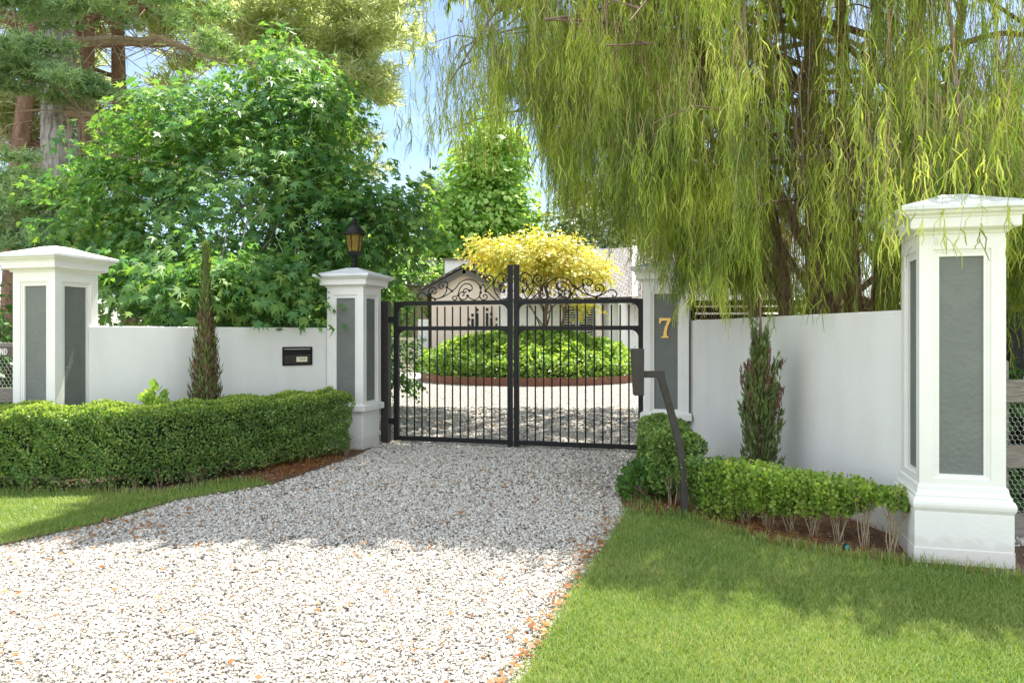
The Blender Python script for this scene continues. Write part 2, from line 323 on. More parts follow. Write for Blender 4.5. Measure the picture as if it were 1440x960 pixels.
sheet('road', [(-60,-12),(60,-12),(60,-4.02),(-60,-4.02)], -.012, M['paving']); sheet('garden_bed', dens(BED_L), .008, M['mulch']); sheet('garden_bed', dens(BED_R), .008, M['mulch'])
sheet('garden_bed', [(-2.4,11.6),(-3.0,14),(-4.5,22),(-16,22),(-16,9.3),(-5.4,9.1)], .008, M['mulch'])
sheet('garden_bed', [(2.5,10.6),(3.2,14),(4.6,20),(16,20),(16,6.6),(3.6,6.3)], .008, M['mulch'])

# gravel stones: near drive as real stones
def stones():
    phi_ = (1+5**.5)/2
    t = np.array([(-1,phi_,0),(1,phi_,0),(-1,-phi_,0),(1,-phi_,0),(0,-1,phi_),(0,1,phi_),(0,-1,-phi_),(0,1,-phi_),(phi_,0,-1),(phi_,0,1),(-phi_,0,-1),(-phi_,0,1)])/1.902
    f = [(0,11,5),(0,5,1),(0,1,7),(0,7,10),(0,10,11),(1,5,9),(5,11,4),(11,10,2),(10,7,6),(7,1,8),(3,9,4),(3,4,2),(3,2,6),(3,6,8),(3,8,9),(4,9,5),(2,4,11),(6,2,10),(8,6,7),(9,8,1)]
    parts = []
    for y0, y1, d, s in ((2.9,5,8600,.0076),(5,7.5,5600,.0090),(7.5,12.4,2700,.0118),(12.4,17,500,.02)):
        n = int(d*(y1-y0)*10); P = np.column_stack((rng.uniform(-5,5,n), rng.uniform(y0,y1,n)))
        edge = np.zeros(n)
        keep = (np.abs(P[:,0]) < .70*P[:,1]+.3) & ~inpoly(P, LAWN_L) & ~inpoly(P, LAWN_R)
        bed = inpoly(P, BED_L) | inpoly(P, BED_R); keep &= ~(bed & (rng.random(n) < .985))
        if y0 > 12: keep &= np.abs(P[:,0]) < 3
        # muddy thin patches near the right-hand bed
        thin = np.exp(-(((P[:,0]-.95)/.35)**2+((P[:,1]-8.3)/1.0)**2))+.8*np.exp(-(((P[:,0]-.35)/.2)**2+((P[:,1]-5.5)/.35)**2))+.5*np.exp(-(((P[:,0]-1.5)/.5)**2+((P[:,1]-9.9)/.3)**2))
        keep &= rng.random(n) > .75*thin
        P = P[keep]; n = len(P)
        S = s*np.exp(rng.normal(0,.33,n)); S = np.clip(S, s*.5, s*2.1)
        SS = S[:,None]*rng.uniform(.62,1.25,(n,3)); SS[:,2] *= .6
        z = SS[:,2]*.45+rng.uniform(0,.012,n)
        Mx = frames(np.column_stack((rng.normal(size=(n,2)), rng.normal(0,.25,n))), np.column_stack((rng.normal(0,.3,(n,2)), np.ones(n))))
        tv, tf = inst(t, f, np.column_stack((P, z)), Mx, SS)
        tv += rng.normal(0, 1, tv.shape)*np.repeat(S, 12)[:,None]*.14
        parts.append((tv, tf))
    V, F = merge(parts)
    tag(fast('gravel', V, F, M['stones']), 'loose white quartz gravel with rusty and grey stones on the drive', 'gravel', kind='stuff')
stones()
# grass
def blades(P, h, w, name, label, lean=.45):
    n = len(P); a = rng.uniform(0, 2*math.pi, n); H = h*rng.uniform(.55,1.25,n)
    d = np.column_stack((np.cos(a), np.sin(a), np.zeros(n))); side = np.column_stack((-np.sin(a), np.cos(a), np.zeros(n)))
    ln = (lean*rng.uniform(.2,1.5,n)*H)[:,None]
    p0 = np.column_stack((P, np.full(n,.012))); p1 = p0+d*ln*.35+np.array((0,0,1))*(H*.6)[:,None]; p2 = p0+d*ln+np.array((0,0,1))*(H)[:,None]
    V = np.stack((p0-side*w, p0+side*w, p1+side*w*.75, p1-side*w*.75, p2), 1).reshape(-1,3)
    b = np.arange(n)[:,None]*5
    return tag(fast(name, V, [b+np.array((0,1,2,3)), b+np.array((3,2,4))], M['grass']), label, 'grass', kind='stuff')
def scat(poly, n, box, soft=0.):
    P = np.column_stack((rng.uniform(box[0],box[1],n), rng.uniform(box[2],box[3],n)))
    return P[inpoly(P+rng.normal(0,.035,P.shape)+(rng.random((n,1))<.03)*rng.normal(0,.08,P.shape), poly) & (np.abs(P[:,0]) < .71*P[:,1]+.3)]
pr = np.concatenate((scat(LAWN_R, 300000, (-.6,4.6,2.8,5.0)), scat(LAWN_R, 90000, (.2,4.6,5.0,6.8))))
blades(pr, .034, .0019, 'lawn_grass', 'mown green lawn grass beside the right hedge, partly in shade', .9)
pl = scat(LAWN_L, 150000, (-6.4,-2.4,5.0,8.4)); blades(pl, .038, .0024, 'lawn_grass', 'strip of yellowish lawn grass between left hedge and gravel', .9)
# longer fringe along bed edges
def fringe(pts, n, spread):
    o = []
    for i in range(len(pts)-1):
        a, b = np.array(pts[i]), np.array(pts[i+1]); k = int(n*np.linalg.norm(b-a)); t = rng.random((k,1)); o.append(a+(b-a)*t+rng.normal(0,spread,(k,2)))
    return np.concatenate(o)
fr = fringe([(1.02,6.75),(1.5,6.62),(1.96,5.77),(2.45,5.4),(2.87,5.2),(3.3,4.88),(3.8,4.82)], 420, .035)
fr = np.concatenate((fr, fringe([(3.0,5.12),(3.36,5.0)], 160, .03), fringe([(1.2,7.0),(1.35,7.1)], 500, .08)))
blades(fr, .085, .0032, 'edge_grass', 'unmown grass fringe along the mulch bed under the right hedge', .6)
fl = fringe([(-2.75,8.15),(-3.1,8.15),(-3.5,7.53),(-5.8,7.55)], 420, .035); blades(fl, .085, .0032, 'edge_grass', 'long grass fringe at the foot of the left hedge', .6)
# fallen leaves
n = 520; P = np.column_stack((rng.uniform(-4,1,n), rng.uniform(3.2,9,n)))
P = np.concatenate((P, fringe([(-.45,2.6),(.02,3.49),(.5,5.19),(.95,6.6)], 120, .07), fringe([(-4.1,5.5),(-3.6,6.2),(-3.3,7.0)], 60, .12), rng.normal(0,1,(120,2))*np.array((.35,.35))+np.array((-3.3,6.2)), rng.normal(0,1,(240,2))*np.array((.35,.7))+np.array((-2.55,9.2)), rng.normal(0,1,(260,2))*np.array((.45,.6))+np.array((1.6,7.2))))
P = P[~inpoly(P, LAWN_L) & ~inpoly(P, LAWN_R)]; n = len(P)
V, F = inst(LEAF4, LEAF4F, np.column_stack((P, rng.uniform(.028,.04,n))), frames(np.column_stack((rng.normal(size=(n,2)), rng.normal(0,.2,n))), np.column_stack((rng.normal(0,.35,(n,2)), np.ones(n)))), rng.uniform(.02,.055,n))
tag(fast('leaf_litter', V, F, M['litter']), 'dry brown leaves scattered over the gravel and mulch', 'leaf litter', kind='stuff')
def needles_litter(n, c, sd, poly, name, label):
    P = rng.normal(0,1,(n,2))*np.array(sd)+np.array(c); P = P[inpoly(P, poly)]; k = len(P); V, F = inst(np.array(((-.012,0,0),(.012,0,0),(.01,1,.05),(-.01,1,.05))), [(0,1,2,3)], np.column_stack((P, rng.uniform(.012,.04,k))), frames(np.column_stack((rng.normal(size=(k,2)), rng.normal(0,.25,k))), np.column_stack((rng.normal(0,.3,(k,2)), np.ones(k)))), rng.uniform(.05,.14,k))
    tag(fast(name, V, F, M['litter']), label, 'litter', kind='stuff')
needles_litter(14000, (2.1,6.6), (.75,1.1), BED_R, 'needle_litter', 'brown fallen needles over the mulch under the right hedge')
needles_litter(8000, (-2.6,9.3), (.35,.9), BED_L, 'needle_litter', 'brown fallen needles over the mulch at the end of the left hedge')
# steel edging
mb = MB(); E = [(-4.7,4.6),(-3.92,5.7),(-3.57,6.35),(-3.27,7.3),(-2.66,8.0),(-2.28,9.2),(-2.05,10.2)]
for i in range(len(E)-1):
    a, b = np.array(E[i]), np.array(E[i+1]); d = b-a
    mb.box(((a+b)[0]/2, (a+b)[1]/2, .012), (np.linalg.norm(d)+.004,   .008, .034), math.atan2(d[1], d[0]))
tag(mb.build('edging_strip', M['steel']), 'thin dark edging strip between left lawn and gravel', 'edging')

# ------------------------------------------------------------------ pillars
def zmap(z, zs): return EYE+(z-EYE)*zs
def pillar(c, label, base='ledge', sx=1., zs=1., z0=-.02):
    e = empty('gate_pillar' if base == 'ledge' else 'wall_pillar', (c[0], c[1], 0), -PHI, label, 'pillar', 'white pillars of the entrance wall')
    Z = lambda z: zmap(z, zs)
    pl = MB()
    if base == 'ledge':
        pl.lathe([(.283*sx, z0), (.283*sx, Z(.49))], square=True); o = pl.build('plinth', M['white'], e, bevel=.006)
        MB().lathe([(.335*sx, Z(.49)), (.34*sx, Z(.5)), (.34*sx, Z(.575)), (.325*sx, Z(.59)), (.30*sx, Z(.592))], square=True).build('ledge', M['trim'], e, bevel=.004)
    else:
        pl.lathe([(.348*sx, z0), (.348*sx, .115), (.344*sx, .12), (.344*sx, Z(.375))], square=True); pl.build('plinth', M['white'], e, bevel=.008)
        pr_ = [(.34,.375),(.346,.38)]+[(.333+.025*math.sin(a), .425-.045*math.cos(a)) for a in np.linspace(.2, 2.9, 7)]+[(.335,.475),(.335,.49),(.325,.50),(.318,.52),(.314,.55),(.30,.562)]
        MB().lathe([(r*sx, Z(z)) for r, z in pr_], square=True).build('base_moulding', M['trim'], e)
    # shaft: hollow frames round recessed panels on the four faces
    zb = Z(.592 if base == 'ledge' else .562); zt = Z(2.345)
    sh = MB()
    rings = [((.30, zb, zt), (.20, Z(.605), Z(2.235)), .30, .289), ((.20, Z(.605), Z(2.235)), (.178, Z(.615), Z(2.215)), .289, .281), ((.178, Z(.615), Z(2.215)), (.155, Z(.635), Z(2.185)), .281, .262)]
    for k in range(4):
        a = k*math.pi/2; ca, sa = math.cos(a), math.sin(a)
        W = lambda u, d, z: (u*sx*ca+d*sx*sa*-1*-1 if False else u*sx*ca - (-d*sx)*sa*-1, 0, 0)
        def T(u, d, z): x, y = u*sx, -d*sx; return (x*ca-y*sa, x*sa+y*ca, z)
        md = MB()
        for ri, (o_, i_, d1, d0) in enumerate(rings):
            tgt = sh if ri == 0 else md
            O = [(-o_[0],o_[1]),(o_[0],o_[1]),(o_[0],o_[2]),(-o_[0],o_[2])]; I = [(-i_[0],i_[1]),(i_[0],i_[1]),(i_[0],i_[2]),(-i_[0],i_[2])]
            V = [T(u, d1, z) for u, z in O]+[T(u, d1 if ri != 1 else d1-.003, z) for u, z in I]+[T(u, d0, z) for u, z in I]
            F = [(i, (i+1) % 4, 4+(i+1) % 4, 4+i) for i in range(4)]+[(4+i, 4+(i+1) % 4, 8+(i+1) % 4, 8+i) for i in range(4)]
            tgt.add(V, F)
        md.build('panel_moulding', M['trim'], e, fix=False)
        V = [T(u, .2635, z) for u, z in ((-.158, Z(.632)), (.158, Z(.632)), (.158, Z(2.188)), (-.158, Z(2.188)))]
        MB().add(V, [(0,1,2,3)]).build('panel', M['slate'], e, fix=False)
    sh.build('shaft', M['trim'], e, fix=False)
    cp = [(.30,2.343),(.316,2.344),(.322,2.358),(.335,2.366),(.356,2.37),(.372,2.376),(.380,2.384),(.380,2.452),(.392,2.455),(.396,2.466),(.412,2.474),(.428,2.482),(.434,2.494),(.442,2.50)]
    MB().lathe([(r*sx, Z(z)) for r, z in cp], square=True).build('cornice', M['trim'], e)
    MB().lathe([(r*sx, Z(z)) for r, z in ((.45,2.50),(.458,2.505),(.458,2.532),(.45,2.54),(.25,2.60),(.09,2.655),(.05,2.66))], square=True).build('cap', M['capstone'], e)
    return e
pillar(LG, 'white gate pillar with a black lantern on top', sx=.95, zs=.95)
pillar(RG, 'white gate pillar bearing the gold number on its grey panel')
pillar(LO, 'white pillar at the left end of the wall, seen corner on behind the hedge', base='ledge', sx=1.0)
pillar(BIG, 'largest white pillar with moulded base, standing on the lawn edge by the timber rails', base='moulded', sx=.91)
# ------------------------------------------------------------------ walls
def wall(name, a, b, top, th, label, trim0, trim1):
    d = (b-a)/np.linalg.norm(b-a); a2 = a+d*trim0; b2 = b-d*trim1; c = (a2+b2)/2
    o = MB().box((0,0,(top-.02)/2+.0), (np.linalg.norm(b2-a2), th, top+.02)).build('garden_wall', M['white'], bevel=.012)
    o.location = (c[0], c[1], 0); o.rotation_euler = (0,0,math.atan2(d[1], d[0])); tag(o, label, 'wall', 'white walls of the entrance'); return d
dl = wall('l', LO+np.array((.12,.02)), np.array((-2.55,11.0)), 1.735, .2, 'white rendered wall with a letterbox, behind the long clipped hedge', .2, 0)
dr = wall('r', np.array((2.47,10.16)), BIG+np.array((0,.05)), 1.825, .2, 'white rendered wall under the weeping tree, behind the bare stemmed hedge', 0, .25)

# letterbox set in left wall
nl = np.array((dl[1], -dl[0]))       # towards the road
def on_left_wall(pxx):
    k = (pxx-720)/FPX; f = LO+np.array((.12,.02))+nl*.1; s = (k*f[1]-f[0])/(dl[0]-k*dl[1]); return f+dl*s
p = on_left_wall(418); zc = EYE-(500.5-HOR)/FPX*p[1]
e = empty('letterbox', (p[0], p[1], zc), math.atan2(dl[1], dl[0]), 'black letterbox with a cream label set into the white wall', 'letterbox')
hw = .22*1.0; hh = .13
mb = MB()
for c_, d_ in (((0,-.006,hh-.012),(2*hw,.03,.024)),((0,-.006,-hh+.012),(2*hw,.03,.024)),((-hw+.012,-.006,0),(.024,.03,2*hh-.048)),((hw-.012,-.006,0),(.024,.03,2*hh-.048))): mb.box(c_, d_)
mb.build('frame', M['black'], e, bevel=.003)
MB().box((0,-.004,.055), (2*hw-.05,.012,.075)).build('slot', M['dark'], e)
MB().box((0,-.008,-.045), (2*hw-.05,.016,.122)).build('flap', M['bronze'], e, bevel=.003)
lb = MB().box((.06,-.0185,-.045), (.16,.005,.07)).build('label_plate', M['cream'], e)
mi = MB(); mi.box((.065,-.0215,-.033), (.12,.001,.006)); mi.box((.075,-.0215,-.05), (.09,.001,.006)); mi.build('lettering', M['ink'], lb)
# house number: gold serif seven
def num7():
    c = RG+NRM*.2665; z = EYE-(461-HOR)/FPX*c[1]
    O = [(-.085,.15),(.085,.15),(.085,.125),(.035,.02),(.022,-.06),(.022,-.118),(.05,-.128),(.05,-.15),(-.055,-.15),(-.055,-.128),(-.025,-.118),(-.025,-.07),(-.008,.01),(.028,.108),(-.03,.108),(-.058,.098),(-.066,.062),(-.085,.062)]
    mb = MB(); n = len(O); V = [(x, 0, y) for x, y in O]+[(x, -.018, y) for x, y in O]
    mb.add(V, [tuple(range(n)), tuple(range(n, 2*n))[::-1]]+[(i, (i+1) % n, n+(i+1) % n, n+i) for i in range(n)])
    o = mb.build('house_number', M['gold'], bevel=.003); o.location = (c[0]-.008, c[1], z); o.scale = (.95,1,.9); o.rotation_euler = (0,0,-PHI)
    tag(o, 'gold serif numeral 7 fixed to the grey pillar panel', 'house number')
num7()
# lantern
def lantern():
    e = empty('lantern', (LG[0], LG[1], zmap(2.66,.95)-.006), .3, 'black carriage lantern with amber glass on the gate pillar', 'lantern'); k = .70
    MB().lathe([(.07,0),(.075,.012),(.05,.03),(.03,.05),(.028,.09),(.045,.10),(.045,.115),(.028,.125),(.026,.16)], 12).build('stem', M['black'], e, smooth=True)
    MB().lathe([(.026,.158),(.05,.165),(.075,.185),(.098,.215),(.102,.235),(.095,.24)], 6).build('bowl', M['black'], e)
    MB().lathe([(.088,.24),(.128,.50)], 6).build('glass', M['amber'], e)
    cg = MB()
    for i in range(6):
        a = 2*math.pi*i/6; cg.tube([(.09*math.cos(a), .09*math.sin(a), .236), (.132*math.cos(a), .132*math.sin(a), .505)], .0075, 4)
    cg.lathe([(.10,.232),(.10,.25),(.088,.25)], 6); cg.build('cage', M['black'], e)
    MB().lathe([(.14,.497),(.168,.50),(.168,.515),(.15,.525),(.135,.56),(.11,.60),(.07,.635),(.04,.645),(.035,.66),(.05,.67),(.05,.68),(.028,.69),(.022,.705),(.032,.72),(.03,.735),(.012,.755),(.006,.79)], 12).build('roof', M['black'], e, smooth=True)
    e.scale = (.98,.98,.98)
lantern()
# ------------------------------------------------------------------ gates
G0 = np.array((.02, 10.75))
def cat(pts, n=6):
    P = [np.array(p, float) for p in pts]; P = [2*P[0]-P[1]]+P+[2*P[-1]-P[-2]]; o = []
    for i in range(1, len(P)-2):
        for k in range(n):
            t = k/n; a, b, c, d = P[i-1:i+3]
            o.append(.5*((2*b)+(-a+c)*t+(2*a-5*b+4*c-d)*t*t+(-a+3*b-3*c+d)*t**3))
    o.append(P[-2]); return o
SCROLLS = [
 [(690,122),(700,112),(692,100),(676,102),(672,120),(688,132),(708,136),(718,158),(714,185),(698,200),(684,192),(688,180),(698,184)],
 [(668,92),(690,72),(718,70),(745,98),(760,135),(762,165),(748,205),(722,240),(690,256),(668,236)],
 [(745,250),(775,225),(800,200),(820,188),(800,165),(768,135),(764,104),(782,84),(806,86),(818,106),(808,128),(788,124),(786,108),(798,104)],
 [(855,196),(862,222),(846,246),(820,246),(808,228),(820,212),(836,218),(832,232)],
 [(820,188),(824,160),(838,144),(856,152),(858,166),(846,170)],
 [(855,198),(856,165),(876,130),(910,110),(955,106),(1000,124),(1030,160),(1060,185),(1095,210),(1135,228),(1185,240)],
 [(1060,185),(1085,166),(1098,156),(1090,134),(1104,118),(1134,118),(1156,138),(1146,164),(1124,160),(1122,144),(1134,142)],
 [(1098,156),(1102,190),(1130,222),(1165,236),(1185,240)],
 [(1185,240),(1215,218),(1232,190),(1222,164),(1196,156),(1176,172),(1180,196),(1200,198),(1204,184),(1194,178)],
 [(1185,240),(1225,222),(1255,202),(1284,194),(1308,206),(1314,228),(1300,244),(1288,236),(1292,226)],
 [(935,184),(918,178),(916,156),(936,138),(966,136),(994,154),(1012,190),(1014,214),(1030,222),(1050,222),(1056,238),(1040,248),(1024,240),(1030,230)],
 [(935,184),(956,170),(974,176),(976,192),(962,196),(958,186)],
 [(948,218),(958,240),(984,246),(1006,232),(1008,206),(990,192),(974,200),(976,216),(988,216)],
 [(948,218),(930,236),(900,248),(872,236),(858,210)],
 [(1012,214),(1004,240),(986,250)]]
def gate_leaf(s, label):
    e = empty('gate_leaf', (G0[0], G0[1], 0), -PHI, label, 'gate', 'leaves of the black driveway gate'); t0, t1 = .012, 1.86
    fr = MB()
    def bx(ta, tb, z0, z1, th=.05, y=0): fr.box((s*(ta+tb)/2, y, (z0+z1)/2), (abs(tb-ta), th, z1-z0))
    bx(t0, t0+.072, .03, 2.64, .06); bx(t1-.075, t1, .05, 2.13, .06)
    bx(t0+.072, t1-.075, 2.072, 2.135); bx(t0+.072, t1-.075, 1.70, 1.76); bx(t0+.072, t1-.075, .055, .12)
    # rounded gussets under both upper rails
    for zt in (2.072, 1.70):
        for tc_, dr_ in ((t0+.072, 1), (t1-.075, -1)):
            r = .105; poly = [(0,0)]+[(r-r*math.sin(a), -(r-r*math.cos(a))) for a in np.linspace(0, math.pi/2, 7)]
            V = [(s*(tc_+dr_*u), yy, zt+v) for yy in (-.02, .02) for u, v in poly]; k = len(poly)
            fr.add(V, [tuple(range(k)), tuple(range(k, 2*k))[::-1]]+[(i, (i+1) % k, k+(i+1) % k, k+i) for i in range(k)])
    fr.build('frame', M['black'], e, bevel=.004)
    nb = 13; xs = np.linspace(t0+.072, t1-.085, nb+2)[1:-1]
    for x in xs: MB().tube([(s*x, .001, .1), (s*x, .001, 2.05)], .0115, 8).build('bar', M['black'], e, smooth=True)
    sc = MB(); ppm = 1440/300*1050/10.55
    for c in SCROLLS:
        P = cat([(s*((x-665)/ppm*1.03+t0+.074), 0, 2.132+(254-y)/ppm) for x, y in c]); sc.tube(P, .0085, 6)
    for x, y in ((692,118),(690,195),(760,130),(820,188),(855,165),(935,184),(948,218),(1014,214),(1060,185),(1098,156),(1185,240),(855,198)):
        c_ = (s*((x-665)/ppm*1.03+t0+.074), 0, 2.132+(254-y)/ppm); sc.lathe([(.004,-.02),(.018,-.012),(.02,0),(.018,.012),(.004,.02)], 8, c_)
    sc.build('scrollwork', M['black'], e, smooth=True)
    if s > 0: MB().box((.045,-.034,1.05), (.05,.02,.2)).build('lock_plate', M['black'], e, bevel=.003)
    for z in (1.86, .34): MB().box((s*(t1+.045), 0, z), (.085,.045,.085)).build('hinge', M['black'], e, bevel=.005)
gate_leaf(-1, 'black wrought iron gate leaf hinged beside the lantern pillar'); gate_leaf(1, 'black wrought iron gate leaf beside the numbered pillar')
for s, lb in ((-1, 'black square hinge post between lantern pillar and gate'), (1, 'black square hinge post behind the numbered pillar')):
    t = s*1.995; p = G0+G*t
    o = MB().box((0,0,1.065), (.12,.12,2.15)).build('gate_post', M['bronze'], bevel=.006); o.location = (p[0], p[1], 0); o.rotation_euler = (0,0,-PHI); tag(o, lb, 'gate post', 'hinge posts of the gate')
# intercom stand
def keypad():
    Y = 6.72; e = empty('intercom_stand', (0, 0, 0), 0, 'dark bronze keypad box on a bent post beside the drive', 'intercom stand')
    pts = [px(962,727,6.66), px(962,690,6.67), px(960,655,6.68), px(954,620,6.7), px(945,585,6.72), px(936,553,6.72), px(928,526,6.72)]
    P = cat(pts, 4); w_ = .041
    mb = MB(); side = np.array((1.,0,0)); V = []; F = []
    for i, q in enumerate(P):
        t = P[min(i+1,len(P)-1)]-P[max(i-1,0)]; t /= np.linalg.norm(t); a = np.array((t[2],0,-t[0])); a /= np.linalg.norm(a)
        for u, v in ((-1,-1),(1,-1),(1,1),(-1,1)): V.append(q+a*u*w_/1.35+np.array((0,v*.03,0)))
    V = np.array(V); V[:4,2] = -.02; k = len(P)
    for i in range(k-1):
        for j in range(4): F.append((i*4+j, i*4+(j+1) % 4, i*4+4+(j+1) % 4, i*4+4+j))
    F += [(3,2,1,0), tuple(4*(k-1)+j for j in range(4))]; mb.add(V, F); mb.build('post', M['bronze'], e, bevel=.004)
    a, b = px(903,526,Y), px(934,526,Y); MB().box(((a[0]+b[0])/2-.004, Y, a[2]), (b[0]-a[0]+.01,.058,.06)).build('arm', M['bronze'], e, bevel=.004)
    c = px(897,522,Y); q = MB(); V = [(-.058,-.06,.205),(.052,-.06,.205),(.052,.06,.205),(-.058,.06,.205),(-.033,-.05,-.215),(.052,-.05,-.215),(.052,.06,-.215),(-.033,.06,-.215)]
    q.add([(c[0]+x-.004,c[1]+y,c[2]+z) for x,y,z in V], [(0,1,2,3),(7,6,5,4),(0,4,5,1),(1,5,6,2),(2,6,7,3),(3,7,4,0)]); q.build('keypad_box', M['bronze'], e, bevel=.006)
keypad()
# pop-up sprinkler
p = px(1190,773,5.62)
e = empty('sprinkler', (p[0], p[1], 0), 0, 'small black irrigation tap with teal cap under the hedge', 'sprinkler')
MB().tube([(0,0,-.02),(0,0,.035)], .016, 10).build('riser', M['black'], e, smooth=True)
MB().tube([(0,.012,.035),(0,-.012,.035)], .021, 14).build('tap_body', M['black'], e, smooth=True)
MB().tube([(0,-.0115,.035),(0,-.018,.035)], .017, 14).build('cap', M['teal'], e, smooth=True)

# ------------------------------------------------------------------ timber rail fences with chicken wire
def hexwire(w_, h, r=.019, t=.0013):
    mb = MB(); dx = r*math.sqrt(3); dz = r*1.5; seen = set()
    for j in range(int(h/dz)+1):
        for i in range(int(w_/dx)+1):
            cx = i*dx+(dx/2 if j % 2 else 0); cz = j*dz
            P = [(cx+r*math.sin(R(60*k)), cz+r*math.cos(R(60*k))) for k in range(6)]
            for k in range(3):
                a, b = P[k], P[k+1]
                if max(a[0],b[0]) <= w_ and max(a[1],b[1]) <= h and min(a[0],b[0]) >= 0 and min(a[1],b[1]) >= 0: mb.tube([(a[0],0,a[1]),(b[0],0,b[1])], t, 3)
    return mb
def fence_left():
    Y = 9.0; e = empty('rail_fence', (-5.62, Y, 0), 0, 'weathered timber rail fence carrying the lettered board left of the hedge', 'fence', 'timber rail fences')
    f = lambda y: EYE-(y-HOR)/FPX*Y
    for a, b, d in ((482,487.5,.1),(545,565,.04),(640,660,.04)): MB().box((-1.0, 0, (f(a)+f(b))/2), (2.2, d, f(a)-f(b))).build('rail', M['greywood'], e, bevel=.004)
    for x in (-1.95,): MB().box((x, .08, .75), (.12,.1,1.55)).build('post', M['greywood'], e, bevel=.006)
    wm = hexwire(1.9, 1.0, .028, .0022).build('wire_mesh', M['wire'], e); wm.location = (-1.9, .03, .55)
    s = empty('name_board', (-5.62, Y-.05, 0), 0, 'dark timber board with white capital letters ND on the rail fence', 'sign')
    MB().box((-1.0, 0, (f(487)+f(500.5))/2), (2.15,.03,f(487)-f(500.5))).build('board', M['signwood'], s, bevel=.003)
    lt = MB(); k = (Y-.07)/FPX; ox = -720*k+5.62; z0 = f(498.6); hgt = f(489.6)-z0
    def poly(P):
        n = len(P); lt.add([(ox+x, -.0155, z0+y) for x, y in P]+[(ox+x, -.022, z0+y) for x, y in P], [tuple(range(n)), tuple(range(n,2*n))[::-1]]+[(i,(i+1)%n,n+(i+1)%n,n+i) for i in range(n)])
    st = 1.25*k; N0, N1 = .1*k, 4.9*k
    poly([(N0,0),(N0+st,0),(N0+st,hgt),(N0,hgt)]); poly([(N1-st,0),(N1,0),(N1,hgt),(N1-st,hgt)]); poly([(N0+st,hgt),(N0+st,hgt*.6),(N1-st,0),(N1-st,hgt*.4)])
    D0, D1 = 6.1*k, 10.4*k; w_ = D1-D0; A = [(D0,hgt)]+[(D0+w_*.35+w_*.65*math.sin(a), hgt/2+hgt/2*math.cos(a)) for a in np.linspace(0,math.pi,9)]+[(D0,0)]
    B = [(D0+st,hgt-st*.9)]+[(D0+w_*.3+(w_*.7-st)*math.sin(a), hgt/2+(hgt/2-st*.9)*math.cos(a)) for a in np.linspace(0,math.pi,9)]+[(D0+st,st*.9)]
    for i in range(len(A)-1): poly([A[i],A[i+1],B[i+1],B[i]])
    poly([A[-1],A[0],B[0],B[-1]]); lt.build('lettering', M['trim'], s)
fence_left()
def fence_right():
    Y = 6.0; e = empty('rail_fence', (3.68, Y, 0), R(-4), 'weathered three rail timber fence with chicken wire beside the largest pillar', 'fence', 'timber rail fences')
    f = lambda y: EYE-(y-HOR)/FPX*Y
    for a, b in ((533,565),(625,657),(720,752)): MB().box((1.4, 0, (f(a)+f(b))/2), (2.9,.045,f(a)-f(b))).build('rail', M['greywood'], e, bevel=.004)
    for x in (.26, 2.6): MB().box((x, .08, .7), (.13,.1,1.45)).build('post', M['greywood'], e, bevel=.02)
    wm = hexwire(2.4, 1.05, .024, .0015).build('wire_mesh', M['wire'], e); wm.location = (.3, .026, .12)
fence_right()
o = MB().box((0,0,.9), (.13,.13,1.9)).build('fence_post', M['black'], bevel=.005); p = px(1424,472,7.2); o.location = (p[0], p[1], 0); tag(o, 'tall black post behind the timber rails beside the largest pillar', 'post')
# black slatted fence behind right wall
e = empty('slat_fence', (3.2,13.2,0), R(-6), 'black horizontal slat fence behind the right wall', 'fence')
mb = MB()
for z in np.arange(.2, 2.3, .125): mb.box((1.6,0,z), (3.4,.022,.09))
mb.build('slat_panel', M['black'], e)
for x in (0,1.6,3.2): MB().box((x,.05,1.16), (.07,.06,2.34)).build('post', M['black'], e)

